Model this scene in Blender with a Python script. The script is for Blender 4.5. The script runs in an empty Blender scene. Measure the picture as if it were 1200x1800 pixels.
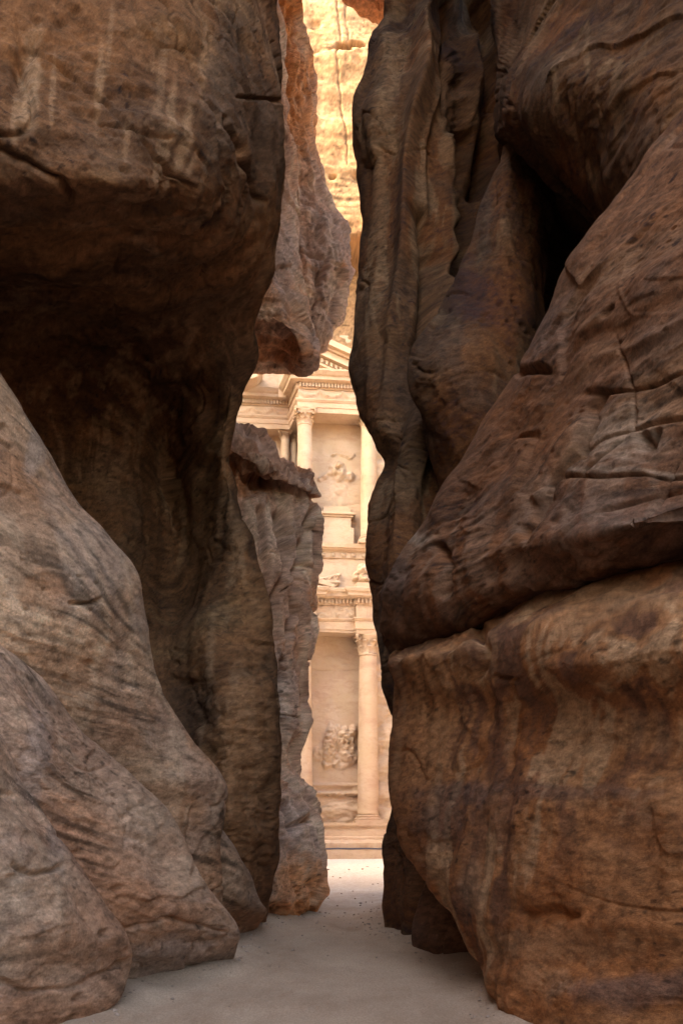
import bpy, math, random
import numpy as np
from concurrent.futures import ThreadPoolExecutor
from mathutils import Vector

# ------------------------------------------------------------------ camera, sky, sun, exposure
scene = bpy.context.scene
F, CX, HY, CAMZ = 1600.0, 600.0, 1468.0, 1.65      # focal length and horizon in photo pixels (1200 x 1800), eye height
cam_d = bpy.data.cameras.new("camera")
cam = bpy.data.objects.new("camera", cam_d)
scene.collection.objects.link(cam)
scene.camera = cam
cam.location = (0, 0, CAMZ)
cam.rotation_euler = (math.radians(90), 0, 0)
cam_d.sensor_fit = 'VERTICAL'
cam_d.sensor_height = 36.0
cam_d.lens = 36.0 * F / 1800.0
cam_d.shift_y = (HY - 900.0) / 1800.0
cam_d.clip_start = 0.05
cam_d.clip_end = 2000.0

SUN = Vector((-0.77, -0.22, 0.60)).normalized()    # towards the sun
world = bpy.data.worlds.new("World")
scene.world = world
world.use_nodes = True
wn = world.node_tree
sky = wn.nodes.new("ShaderNodeTexSky")
sky.sky_type = 'NISHITA'
sky.sun_disc = False
sky.sun_elevation = math.asin(SUN.z)
sky.sun_rotation = math.atan2(SUN.x, SUN.y)
sky.air_density = 1.0
sky.dust_density = 3.0
sky.ozone_density = 1.0
wn.links.new(sky.outputs[0], wn.nodes["Background"].inputs[0])
wn.nodes["Background"].inputs[1].default_value = 0.15

sun_d = bpy.data.lights.new("sun", 'SUN')
sun_d.energy = 2.0
sun_d.angle = math.radians(0.53)
sun_d.color = (1.0, 0.93, 0.82)
sun = bpy.data.objects.new("sun", sun_d)
scene.collection.objects.link(sun)
sun.rotation_euler = SUN.to_track_quat('Z', 'Y').to_euler()

vs = scene.view_settings
vs.view_transform = 'Standard'
vs.look = 'None'
vs.gamma = 1.0
vs.exposure = 3.30
vs.use_curve_mapping = False
try:
    vs.use_white_balance = True
    vs.white_balance_temperature = 9800
    vs.white_balance_tint = 10
except Exception:
    pass
scene.render.engine = 'CYCLES'
scene.cycles.use_denoising = True
scene.cycles.max_bounces = 7
scene.cycles.diffuse_bounces = 3
scene.cycles.glossy_bounces = 2
scene.cycles.transmission_bounces = 0
scene.cycles.caustics_reflective = False
scene.cycles.use_adaptive_sampling = True
scene.cycles.adaptive_threshold = 0.01
scene.cycles.denoiser = 'OPENIMAGEDENOISE'
scene.cycles.denoising_input_passes = 'RGB_ALBEDO_NORMAL'

# ------------------------------------------------------------------ helpers
COL = scene.collection

def unproj(x, y, d):
    return np.array([(x - CX) / F * d, d, CAMZ - (y - HY) / F * d])

def proj(P):
    d = np.maximum(P[..., 1], 0.5)
    return CX + F * P[..., 0] / d, HY - F * (P[..., 2] - CAMZ) / d

rng = np.random.RandomState(7)
_perm = rng.permutation(256)
_perm = np.concatenate([_perm, _perm, _perm]).astype(np.int32)
_grad = rng.normal(size=(256, 3))
_grad /= np.linalg.norm(_grad, axis=1)[:, None]
_rand = rng.rand(256, 4)
_gx, _gy, _gz = (_grad[:, k].astype(np.float32).copy() for k in range(3))
_r0, _r1, _r2, _r3 = (_rand[:, k].astype(np.float32).copy() for k in range(4))
POOL = ThreadPoolExecutor(4)

def _par(fn, P, nout):
    """run fn over chunks of the points on all cores"""
    shp = P.shape[:-1]
    P = np.ascontiguousarray(P.reshape(-1, 3), dtype=np.float32)
    parts = np.array_split(P, max(1, len(P) // 40000))
    res = list(POOL.map(fn, parts))
    if nout == 1:
        return np.concatenate(res).reshape(shp)
    return tuple(np.concatenate([r[k] for r in res]).reshape(shp) for k in range(nout))

def noise(P, seed=0):
    P = np.asarray(P, dtype=np.float32) + np.float32(seed * 17.37)
    return _par(_noise, P, 1)

def _noise(P):
    fl = np.floor(P)
    f = P - fl
    i = fl.astype(np.int32) & 255
    u = f * f * f * (f * (f * 6 - 15) + 10)
    x0, y0, z0 = f[:, 0], f[:, 1], f[:, 2]
    out = np.zeros(len(P), dtype=np.float32)
    for dx in (0, 1):
        wx = u[:, 0] if dx else 1 - u[:, 0]
        a = _perm[(i[:, 0] + dx) & 255]
        for dy in (0, 1):
            wxy = wx * (u[:, 1] if dy else 1 - u[:, 1])
            b = _perm[a + ((i[:, 1] + dy) & 255)]
            for dz in (0, 1):
                w = wxy * (u[:, 2] if dz else 1 - u[:, 2])
                h = _perm[b + ((i[:, 2] + dz) & 255)] & 255
                out += w * (_gx[h] * (x0 - dx) + _gy[h] * (y0 - dy) + _gz[h] * (z0 - dz))
    return out * np.float32(1.6)

def fbm(P, octv, seed=0, gain=0.5, lac=2.03):
    s, a = 0, 1.0
    P = np.asarray(P, dtype=np.float32)
    for k in range(octv):
        s = s + a * noise(P * (lac ** k), seed + k * 3)
        a *= gain
    return s

def worley(P, seed=0):
    """F1, F2 and a random number of the nearest cell."""
    P = np.asarray(P, dtype=np.float32) + np.float32(seed * 11.9)
    return _par(_worley, P, 3)

def _worley(P):
    i = np.floor(P).astype(np.int32)
    f1 = np.full(len(P), 9.0, dtype=np.float32); f2 = f1.copy(); cid = np.zeros(len(P), dtype=np.float32)
    x, y, z = P[:, 0], P[:, 1], P[:, 2]
    for dx in (-1, 0, 1):
        cx = i[:, 0] + dx
        ha = _perm[cx & 255]
        for dy in (-1, 0, 1):
            cy = i[:, 1] + dy
            hb = _perm[ha + (cy & 255)]
            for dz in (-1, 0, 1):
                cz = i[:, 2] + dz
                h = _perm[hb + (cz & 255)] & 255
                d = (cx + _r0[h] - x) ** 2 + (cy + _r1[h] - y) ** 2 + (cz + _r2[h] - z) ** 2
                near = d < f1
                f2 = np.where(near, f1, np.minimum(f2, d))
                cid = np.where(near, _r3[h], cid)
                f1 = np.where(near, d, f1)
    return np.sqrt(f1), np.sqrt(f2), cid

def sstep(a, b, x):
    t = np.clip((x - a) / (b - a), 0, 1)
    return t * t * (3 - 2 * t)

def link(o, parent=None):
    COL.objects.link(o)
    if parent is not None:
        o.parent = parent
    return o

def tag(o, label=None, cat=None, group=None, kind=None):
    if label: o["label"] = label
    if cat: o["category"] = cat
    if group: o["group"] = group
    if kind: o["kind"] = kind
    return o

def mesh_obj(name, verts, faces, mat, parent=None, smooth=False, attrs=None):
    me = bpy.data.meshes.new(name)
    verts = np.asarray(verts, dtype=np.float32).reshape(-1, 3)
    faces = np.asarray(faces, dtype=np.int32)
    if faces.ndim == 2:
        n, k = faces.shape
        me.vertices.add(len(verts)); me.vertices.foreach_set("co", verts.ravel())
        me.loops.add(n * k); me.loops.foreach_set("vertex_index", faces.ravel())
        me.polygons.add(n)
        me.polygons.foreach_set("loop_start", np.arange(0, n * k, k, dtype=np.int32))
        me.polygons.foreach_set("loop_total", np.full(n, k, dtype=np.int32))
        me.update(calc_edges=True)
    me.polygons.foreach_set("use_smooth", np.full(len(me.polygons), smooth, dtype=bool))
    if attrs:
        for k, v in attrs.items():
            v = np.asarray(v, dtype=np.float32).reshape(-1, 3)
            a = me.attributes.new(k, 'FLOAT_VECTOR', 'POINT')
            a.data.foreach_set("vector", v.ravel())
    me.validate(clean_customdata=False)
    me.materials.append(mat)
    return link(bpy.data.objects.new(name, me), parent)

def poly_obj(name, verts, faces, mat, parent=None, smooth=False):
    me = bpy.data.meshes.new(name)
    me.from_pydata([tuple(float(c) for c in v) for v in verts], [], [tuple(f) for f in faces])
    me.polygons.foreach_set("use_smooth", [smooth] * len(me.polygons))
    me.update()
    me.materials.append(mat)
    return link(bpy.data.objects.new(name, me), parent)

def empty(name, loc=(0, 0, 0), rz=0.0, parent=None):
    o = bpy.data.objects.new(name, None)
    o.location = loc
    o.rotation_euler = (0, 0, rz)
    o.empty_display_size = 0.3
    return link(o, parent)

# ------------------------------------------------------------------ materials
class NT:
    def __init__(self, name):
        self.m = bpy.data.materials.new(name)
        self.m.use_nodes = True
        self.t = self.m.node_tree
        self.b = self.t.nodes["Principled BSDF"]
    def n(self, typ, **kw):
        nd = self.t.nodes.new(typ)
        for k, v in kw.items():
            setattr(nd, k, v)
        return nd
    def l(self, a, b):
        self.t.links.new(a, b)
    def pos(self, scale=(1, 1, 1), rot=(0, 0, 0), obj=False):
        if obj:
            src = self.n("ShaderNodeTexCoord").outputs["Object"]
        else:
            src = self.n("ShaderNodeNewGeometry").outputs["Position"]
        mp = self.n("ShaderNodeMapping")
        mp.inputs["Scale"].default_value = scale
        mp.inputs["Rotation"].default_value = rot
        self.l(src, mp.inputs["Vector"])
        return mp.outputs["Vector"]
    def noise(self, vec, scale, detail=6, rough=0.6, dist=0.0):
        nd = self.n("ShaderNodeTexNoise")
        nd.inputs["Scale"].default_value = scale
        nd.inputs["Detail"].default_value = detail
        nd.inputs["Roughness"].default_value = rough
        nd.inputs["Distortion"].default_value = dist
        self.l(vec, nd.inputs["Vector"])
        return nd.outputs["Fac"]
    def ramp(self, fac, stops, interp='LINEAR'):
        r = self.n("ShaderNodeValToRGB")
        r.color_ramp.interpolation = interp
        el = r.color_ramp.elements
        while len(el) < len(stops):
            el.new(0.5)
        for e, (p, c) in zip(el, stops):
            e.position = p
            e.color = (c[0], c[1], c[2], 1) if not isinstance(c, (int, float)) else (c, c, c, 1)
        self.l(fac, r.inputs["Fac"])
        return r.outputs["Color"]
    def mix(self, fac, a, b, mode='MIX'):
        nd = self.n("ShaderNodeMix", data_type='RGBA', blend_type=mode)
        for sock, v in ((nd.inputs[0], fac), (nd.inputs[6], a), (nd.inputs[7], b)):
            if isinstance(v, (int, float)):
                sock.default_value = v
            elif isinstance(v, tuple):
                sock.default_value = (*v, 1)
            else:
                self.l(v, sock)
        return nd.outputs[2]
    def math(self, op, a, b=None, clamp=False):
        nd = self.n("ShaderNodeMath", operation=op, use_clamp=clamp)
        for sock, v in zip(nd.inputs, (a, b)):
            if v is None: continue
            if isinstance(v, (int, float)): sock.default_value = v
            else: self.l(v, sock)
        return nd.outputs[0]
    def attr(self, name):
        return self.n("ShaderNodeAttribute", attribute_name=name).outputs["Fac"]
    def bump(self, h, strength, dist, nrm=None):
        b = self.n("ShaderNodeBump")
        b.inputs["Strength"].default_value = strength
        b.inputs["Distance"].default_value = dist
        self.l(h, b.inputs["Height"])
        if nrm is not None: self.l(nrm, b.inputs["Normal"])
        return b.outputs["Normal"]
    def finish(self, color, rough=0.92, normal=None, spec=0.15):
        if isinstance(color, tuple): self.b.inputs["Base Color"].default_value = (*color, 1)
        else: self.l(color, self.b.inputs["Base Color"])
        if isinstance(rough, (int, float)): self.b.inputs["Roughness"].default_value = rough
        else: self.l(rough, self.b.inputs["Roughness"])
        self.b.inputs["Specular IOR Level"].default_value = spec
        if normal is not None: self.l(normal, self.b.inputs["Normal"])
        return self.m

def sandstone():
    k = NT("sandstone")
    tone = k.n("ShaderNodeAttribute", attribute_name="tone").outputs["Color"]
    grit = k.noise(k.pos(), 44.0, 3, 0.75)
    base = k.mix(k.ramp(grit, [(0.34, 0.0), (0.66, 1.0)]), k.mix(1.0, tone, (0.78, 0.77, 0.76), 'MULTIPLY'), k.mix(1.0, tone, (1.18, 1.18, 1.18), 'MULTIPLY'))
    h1 = k.noise(k.pos((1, 1, 1.6)), 11.0, 7, 0.75)
    nb = k.bump(h1, 0.75, 0.05)
    return k.finish(base, 0.88, nb, 0.2)
M_ROCK = sandstone()

# stone palettes: the stone colours of each rock mass, some with its light put in
def pal(dark, mid, lite, rust_glow, patina, pale, drip=0.3, bed=0.45):
    return dict(dark=np.array(dark), mid=np.array(mid), lite=np.array(lite), rust_glow=np.array(rust_glow), patina=np.array(patina), pale=np.array(pale), drip=drip, bed=bed)
M_LEFT = pal((0.286, 0.152, 0.097), (0.408, 0.249, 0.169), (0.494, 0.336, 0.238), (0.387, 0.171, 0.087), (0.329, 0.239, 0.202), (0.530, 0.394, 0.290), 0.3, 0.75)
M_FOOT = pal((0.308, 0.167, 0.115), (0.421, 0.262, 0.189), (0.495, 0.339, 0.250), (0.388, 0.177, 0.099), (0.348, 0.250, 0.216), (0.515, 0.383, 0.290), 0.25, 0.75)
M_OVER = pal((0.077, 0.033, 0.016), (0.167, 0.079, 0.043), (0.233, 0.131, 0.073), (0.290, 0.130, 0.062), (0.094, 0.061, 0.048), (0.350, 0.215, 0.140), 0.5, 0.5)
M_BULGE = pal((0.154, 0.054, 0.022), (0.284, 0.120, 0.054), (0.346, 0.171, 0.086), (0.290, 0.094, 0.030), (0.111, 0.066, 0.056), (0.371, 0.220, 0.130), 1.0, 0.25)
M_DEEP = pal((0.049, 0.021, 0.011), (0.100, 0.047, 0.025), (0.161, 0.086, 0.050), (0.155, 0.055, 0.021), (0.061, 0.042, 0.035), (0.242, 0.161, 0.105), 0.5, 0.25)  # darkened: the low light on the upper right is put into the colour
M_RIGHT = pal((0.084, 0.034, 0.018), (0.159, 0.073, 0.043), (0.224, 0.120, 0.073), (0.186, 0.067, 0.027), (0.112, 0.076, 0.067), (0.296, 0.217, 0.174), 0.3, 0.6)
M_FARL = pal((0.323, 0.159, 0.104), (0.541, 0.318, 0.236), (0.665, 0.442, 0.333), (0.589, 0.221, 0.085), (0.437, 0.318, 0.291), (0.684, 0.495, 0.376), 0.6, 0.4)  # open court light and warm bounce are put into this stone colour
M_CLIFF = pal((0.244, 0.137, 0.074), (0.318, 0.192, 0.110), (0.367, 0.234, 0.144), (0.309, 0.149, 0.066), (0.252, 0.168, 0.113), (0.407, 0.273, 0.179), 0.3, 0.5)

def mixc(c, d, f):
    return c + (d - c) * np.clip(f, 0, 1)[..., None]

def rock_tone(P, s, Q, m, seed, pale, pat, rust_glow):
    t = 0.5 + 0.5 * fbm(np.stack([s * 0.7, Q[..., 0] * 0.3, Q[..., 1] * 0.3], -1), 5, seed + 201, 0.55)
    c = mixc(np.broadcast_to(m['dark'], P.shape), m['mid'], sstep(0.05, 0.5, t))
    c = mixc(c, m['lite'], sstep(0.5, 0.95, t))
    c = mixc(c, m['rust_glow'], 0.5 * sstep(0.0, 0.5, fbm(P * np.array([0.4, 0.4, 0.6]), 4, seed + 211)))
    c = mixc(c, m['patina'], 0.40 * sstep(0.05, 0.6, fbm(P * np.array([0.6, 0.5, 0.8]), 6, seed + 215, 0.62)))
    # dark water stains and pale runs down the face
    X = P + 0.16 * np.stack([noise(P * 1.1, seed + 221), noise(P * 1.1, seed + 222), 0 * P[..., 0]], -1)
    dr = fbm(np.stack([X[..., 0] * 2.4, X[..., 1] * 2.0, X[..., 2] * 0.17], -1), 4, seed + 225, 0.6)
    dm = m['drip'] * sstep(-0.3, 0.2, noise(P * 0.4, seed + 227))
    c = mixc(c, m['pale'], 0.85 * dm * sstep(0.10, 0.36, dr))
    c = mixc(c, 0.5 * m['dark'] + 0.4 * m['patina'], 0.85 * dm * sstep(-0.1, -0.42, dr))
    # bedding lines
    b = fbm(np.stack([s * 9.0, Q[..., 0] * 0.7, Q[..., 1] * 0.6], -1), 4, seed + 231, 0.6)
    bm = m['bed'] * sstep(-0.1, 0.3, noise(P * 0.6, seed + 233))
    c = c * (1 - bm * 0.8 * sstep(0.1, 0.5, b) + bm * 0.5 * sstep(-0.15, -0.5, b))[..., None]
    c = mixc(c, m['patina'], pat)
    c = mixc(c, m['rust_glow'], rust_glow)  # iron stain, and on some rocks painted warm bounce
    c = mixc(c, m['pale'], pale)
    # mottling and iron specks
    mo = fbm(P * np.array([8.0, 5.0, 13.0]), 4, seed + 241, 0.8)
    c = c * np.clip(1 + 0.42 * mo, 0.45, 1.6)[..., None]
    sp = noise(P * np.array([13.0, 9.0, 17.0]), seed + 251)
    c = c * (1 - 0.6 * sstep(0.42, 0.6, sp) * sstep(0.0, 0.3, noise(P * 0.9, seed + 253)))[..., None]
    return np.clip(c, 0.02, 0.8)

def facade_mat():
    k = NT("carved_sandstone")
    st = k.noise(k.pos((0.22, 0.22, 0.6), (0.05, 0.03, 0)), 1.0, 7, 0.62, 1.0)
    base = k.ramp(st, [(0.3, (0.47, 0.315, 0.235)), (0.48, (0.56, 0.41, 0.31)), (0.64, (0.60, 0.46, 0.355)), (0.78, (0.50, 0.335, 0.265))])
    blot = k.noise(k.pos(), 0.55, 6, 0.6, 0.4)
    base = k.mix(k.ramp(blot, [(0.42, 0.0), (0.62, 0.6)]), base, (0.53, 0.39, 0.265))
    fine = k.noise(k.pos((0.8, 0.8, 1.6)), 1.3, 8, 0.72, 0.5)
    base = k.mix(k.ramp(fine, [(0.32, 0.6), (0.5, 0.0)]), base, (0.45, 0.29, 0.21))
    hb = k.noise(k.pos((1, 1, 1.6)), 3.2, 9, 0.66)
    return k.finish(base, 0.9, k.bump(hb, 0.4, 0.12), 0.15)
M_FAC = facade_mat()

def sand_mat():
    k = NT("packed_sand")
    a = k.noise(k.pos((0.5, 0.25, 1)), 1.0, 6, 0.6, 0.3)
    base = k.ramp(a, [(0.34, (0.34, 0.235, 0.175)), (0.5, (0.46, 0.335, 0.258)), (0.66, (0.56, 0.43, 0.34))])
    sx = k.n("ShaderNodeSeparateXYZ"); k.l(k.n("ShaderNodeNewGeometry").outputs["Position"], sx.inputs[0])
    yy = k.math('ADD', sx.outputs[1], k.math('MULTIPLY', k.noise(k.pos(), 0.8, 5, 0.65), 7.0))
    base = k.mix(k.ramp(k.math('DIVIDE', yy, 60.0), [(0.36, 0.0), (0.46, 1.0)]), base, (0.72, 0.69, 0.665))  # court sand blended paler: its brighter light is put into the colour
    b = k.noise(k.pos((1, 0.35, 1)), 5.0, 8, 0.7)
    base = k.mix(k.ramp(b, [(0.4, 0.35), (0.6, 0.0)]), base, (0.46, 0.36, 0.29))
    g = k.noise(k.pos((1, 0.45, 1)), 48.0, 4, 0.8)
    base = k.mix(k.ramp(g, [(0.36, 0.0), (0.64, 1.0)]), k.mix(1.0, base, (0.84, 0.83, 0.82), 'MULTIPLY'), k.mix(1.0, base, (1.13, 1.13, 1.13), 'MULTIPLY'))
    n1 = k.bump(k.noise(k.pos((1, 0.5, 1)), 7.0, 7, 0.72), 0.8, 0.05)
    return k.finish(base, 0.95, n1, 0.1)
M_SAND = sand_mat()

def plain(name, c, rough=0.8):
    k = NT(name)
    a = k.noise(k.pos(), 14.0, 5, 0.6)
    col = k.mix(k.ramp(a, [(0.35, 0.0), (0.65, 1.0)]), tuple(x * 0.8 for x in c), tuple(x * 1.2 for x in c))
    return k.finish(col, rough, k.bump(a, 0.3, 0.01), 0.2)
M_PIPE = plain("dark_metal", (0.10, 0.10, 0.13), 0.55)
M_PEB = plain("pebble_stone", (0.34, 0.26, 0.22), 0.9)

# ------------------------------------------------------------------ rock surfaces
def hermite(P, t, ts):
    """non-uniform Catmull-Rom along axis 0 of P (n, m, 3) at parameters ts, knots t"""
    n = len(t)
    dP = np.empty_like(P)
    sl = (P[1:] - P[:-1]) / (t[1:] - t[:-1])[:, None, None]
    dP[0], dP[-1] = sl[0], sl[-1]
    h = t[1:] - t[:-1]
    w0 = h[1:][:, None, None]; w1 = h[:-1][:, None, None]
    dP[1:-1] = (sl[:-1] * w0 + sl[1:] * w1) / (w0 + w1)
    k = np.clip(np.searchsorted(t, ts, side='right') - 1, 0, n - 2)
    hh = (t[k + 1] - t[k])[:, None, None]
    u = ((ts - t[k]) / (t[k + 1] - t[k]))[:, None, None]
    return ((2 * u**3 - 3 * u**2 + 1) * P[k] + (u**3 - 2 * u**2 + u) * hh * dP[k]
            + (-2 * u**3 + 3 * u**2) * P[k + 1] + (u**3 - u**2) * hh * dP[k + 1])

STEP = 2.7      # target vertex spacing in photo pixels
def axis_samples(P, step, hidden=0):
    """knots and sample parameters along axis 0, dense where the picture sees it large; the last `hidden` segments lie behind"""
    seg = np.linalg.norm(P[1:] - P[:-1], axis=2).mean(1)
    t = np.concatenate([[0], np.cumsum(np.maximum(seg, 1e-3))])
    px, py = proj(P)
    inn = (px > -90) & (px < 1290) & (py > -90) & (py < 1890) & (P[..., 1] > 4)
    cxp = np.clip(px, -40, 1240); cyp = np.clip(py, -40, 1840)
    pl = np.hypot(cxp[1:] - cxp[:-1], cyp[1:] - cyp[:-1]) * (inn[1:] | inn[:-1])
    m = inn[1:] | inn[:-1]
    pl = np.array([np.percentile(pl[k][m[k]], 70) if m[k].any() else 0 for k in range(len(seg))])
    ts = []
    for k in range(len(seg)):
        n = max(3, min(pl[k] / step, 200), min(seg[k] / 0.45, 14))
        if k >= len(seg) - hidden:
            n = 12 if k == len(seg) - hidden else 5
        ts.append(np.linspace(t[k], t[k + 1], int(n), endpoint=False))
    ts.append([t[-1]])
    return t, np.concatenate(ts)

def grid_normals(S):
    du = np.gradient(S, axis=1); dv = np.gradient(S, axis=0)
    n = np.cross(du, dv)
    return n / np.maximum(np.linalg.norm(n, axis=2, keepdims=True), 1e-9)

def seg_dist(px, py, line):
    d = np.full(px.shape, 1e9)
    for (x0, y0), (x1, y1) in zip(line[:-1], line[1:]):
        vx, vy = x1 - x0, y1 - y0
        t = np.clip(((px - x0) * vx + (py - y0) * vy) / (vx * vx + vy * vy), 0, 1)
        d = np.minimum(d, np.hypot(px - x0 - t * vx, py - y0 - t * vy))
    return d

def rock(name, rows, mat, side, parent=None, seed=1, up=(), down=1.5, back=((0.45, 0.55), (1.6, 1.6), (4.0, 2.6)), near=(), p=None, step=STEP, cracks=(), blobs=(), feat=None, bz=0.0):
    """rows: control points (x, y, depth) in photo pixels and metres, top to bottom, from the frame edge to the silhouette.
    side: -1 rock on the left of the path, +1 on the right."""
    q = dict(big=0.10, strata=0.045, sfine=0.016, plate=0.05, pscale=0.9, crack=0.06, pit=0.05, fine=0.028, ledge=0.05, tilt=(0.10, 0.05), flute=0.0)
    if p: q.update(p)
    C = np.array([[unproj(*c) for c in r] for r in rows])
    # round behind the silhouette, deeper into the rock
    ext = [C[:, -1] + np.array([side * a, b, bz * b]) for a, b in back]
    pre = [C[:, 0] + np.array([side * a, -b, 0.0]) for a, b in near]
    C = np.stack(pre[::-1] + [C[:, j] for j in range(C.shape[1])] + ext, axis=1)
    for (dx, dy, dz) in up:
        C = np.concatenate([C[:1] + np.array([side * dx, dy, dz])[None, None], C], 0)
    if down:
        C = np.concatenate([C, C[-1:] + np.array([0, 0, -down])], 0)
    tv, sv = axis_samples(C, step)
    tu, su = axis_samples(C.transpose(1, 0, 2), step, len(back))
    S = hermite(C, tv, sv)
    S = hermite(S.transpose(1, 0, 2), tu, su).transpose(1, 0, 2)
    N = grid_normals(S)
    # normals point towards the path
    px, py = proj(S)
    vd = np.array([0, 0, CAMZ]) - S
    vd /= np.linalg.norm(vd, axis=2, keepdims=True)
    turn = sstep(0.05, 0.45, np.abs((N * vd).sum(-1)))
    ref = np.array([-side, -0.6, 0.0])
    if (N @ ref).mean() < 0: N = -N
    P = S
    # ---- relief
    wv = np.stack([noise(P * 0.55, seed + 1), noise(P * 0.55, seed + 2), noise(P * 0.55, seed + 3)], -1)
    Q = P + 0.5 * wv
    s = Q[..., 2] + q['tilt'][0] * Q[..., 0] + q['tilt'][1] * Q[..., 1]
    disp = q['big'] * fbm(P * 0.62, 3, seed)
    lat = np.stack([s * 1.9, Q[..., 0] * 0.16, Q[..., 1] * 0.16], -1)
    msk = 0.35 + 0.65 * sstep(-0.25, 0.35, noise(P * 0.4, seed + 9))
    st = fbm(lat, 3, seed + 5, 0.55)
    disp += q['strata'] * np.tanh(st * 2.2) * msk * (0.3 + 0.7 * turn)
    Pn = P * np.array([1.0, 0.5, 1.0])
    lt = s * 1.15 + 1.1 * noise(P * 0.45, seed + 71) + 0.14 * noise(P * 2.3, seed + 72)
    lk = np.floor(lt); fr = lt - lk
    lr = _rand[(lk.astype(np.int64) * 37 + seed) & 255, 1]
    lm = sstep(0.0, 0.35, noise(np.stack([P[..., 0] * 0.8 + lk * 7.3, P[..., 1] * 0.8, lk * 3.1], -1), seed + 73))
    disp += q['ledge'] * (0.3 + lr) * lm * (0.35 + 0.65 * turn) * (1 - fr) ** 2 * sstep(0.0, 0.04, fr)
    lt = s * 5.0 + 1.5 * noise(P * 0.8, seed + 75) + 0.3 * noise(P * 3.3, seed + 76)
    lk = np.floor(lt); fr = lt - lk
    lm = sstep(0.18, 0.45, noise(np.stack([P[..., 0] * 1.6 + lk * 5.3, P[..., 1] * 1.6, lk * 2.1], -1), seed + 77))
    disp += q['ledge'] * 0.38 * lm * turn * (1 - fr) ** 2 * sstep(0.0, 0.08, fr)
    disp += q['sfine'] * turn * fbm(np.stack([s * 11, Q[..., 0] * 0.8, Q[..., 1] * 0.8], -1), 2, seed + 6) * (1.35 - msk)
    ps = q['pscale']
    W = np.stack([Q[..., 0] / ps, Q[..., 1] / ps, s / (ps * 0.62)], -1) + 0.22 * wv[..., ::-1]
    f1, f2, cid = worley(W, seed)
    pm = sstep(-0.05, 0.45, noise(P * 0.5, seed + 14))
    edge = sstep(0.0, 0.05, f2 - f1)
    pm = pm * (0.4 + 0.6 * turn)
    disp += q['plate'] * (cid - 0.5) * edge * (0.25 * turn + pm) - 0.35 * q['plate'] * (1 - edge) * pm
    cn = noise(Q * np.array([0.75, 0.75, 0.5]), seed + 20)
    cm = sstep(0.05, 0.4, noise(P * 0.45, seed + 21))
    disp -= q['crack'] * np.exp(-(cn / 0.018) ** 2) * cm
    cn = noise(np.stack([s * 0.9, Q[..., 0] * 0.2, Q[..., 1] * 0.2], -1), seed + 23)
    disp -= q['crack'] * 0.9 * np.exp(-(cn / 0.02) ** 2) * sstep(0.0, 0.35, noise(P * 0.5, seed + 24))
    fl = fbm(Pn * 3.0, 5, seed + 30, 0.55)
    rough = (0.45 + 0.85 * sstep(-0.2, 0.4, noise(P * 0.7, seed + 31))) * (0.3 + 0.7 * turn)
    disp += q['fine'] * fl * rough
    rid = 0
    for kf, ka in ((2.2, 1.0), (4.7, 0.6), (9.5, 0.4), (19.0, 0.25)):
        rid = rid + ka * (np.abs(noise(Pn * np.array([kf, kf, kf * 1.5]), seed + 34 + int(kf))) ** 0.8)
    disp += q['fine'] * 1.5 * (rid - 0.5) * rough
    if q['flute']:
        disp += q['flute'] * fbm(np.stack([Q[..., 0] * 2.4, Q[..., 1] * 2.4, Q[..., 2] * 0.28], -1), 3, seed + 40)
    f1, f2, cid = worley(Pn * np.array([4.6, 4.6, 6.0]), seed + 50)
    pitm = turn * sstep(0.0, 0.3, noise(P * 0.8, seed + 51)) * (cid > 0.45)
    disp -= q['pit'] * sstep(0.34, 0.12, f1) * pitm
    f1, f2, cid = worley(Pn * np.array([11.0, 11.0, 15.0]), seed + 55)
    disp -= q['pit'] * 0.55 * sstep(0.32, 0.14, f1) * (cid > 0.6) * turn * sstep(0.0, 0.3, noise(P * 1.1, seed + 56))
    wob = 7 * noise(np.stack([px * 0.03, py * 0.03, 0 * px], -1), seed + 60) + 1.2 * noise(np.stack([px * 0.11, py * 0.11, 0 * px], -1), seed + 61)
    for line, width, depth in cracks:
        dd = seg_dist(px + wob, py + wob[::-1, ::-1], line)
        disp -= depth * np.exp(-(dd / width) ** 2)
    pale = np.zeros(px.shape); pat = np.zeros(px.shape); rust_glow = np.zeros(px.shape)
    fr = fbm(P * 5.0, 3, seed + 70)
    for kind, bx, by, rx, ry, amt in blobs:
        e = 1.15 - np.hypot((px - bx + 0.06 * (py - by)) / rx, (py - by) / ry) + (0.35 if rx > 14 else 0.18) * fr
        v = amt * sstep(0.0, 0.7, e)
        tgt = {'pale': pale, 'patina': pat, 'rust_glow': rust_glow}[kind]
        np.maximum(tgt, v, out=tgt)
    if feat is not None:
        disp = feat(P, px, py, disp, pale, pat, rust_glow)
    tone = rock_tone(P, s, Q, mat, seed, pale, pat, rust_glow)
    V = S + N * disp[..., None]
    nv, nu = px.shape
    idx = np.arange(nv * nu).reshape(nv, nu)
    f = np.stack([idx[:-1, :-1], idx[:-1, 1:], idx[1:, 1:], idx[1:, :-1]], -1).reshape(-1, 4)
    a = V[0:-1, 0:-1].reshape(-1, 3); b = V[0:-1, 1:].reshape(-1, 3); c = V[1:, 0:-1].reshape(-1, 3)
    fn = np.cross(b - a, c - a)
    if (fn * N[:-1, :-1].reshape(-1, 3)).sum() < 0:
        f = f[:, ::-1]
    o = mesh_obj(name, V.reshape(-1, 3), f, M_ROCK, parent, True, dict(tone=tone))
    print(name, nv, nu, nv * nu)
    return o

def same(y, *pts):
    return [(x, y, d) for x, d in pts]

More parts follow.
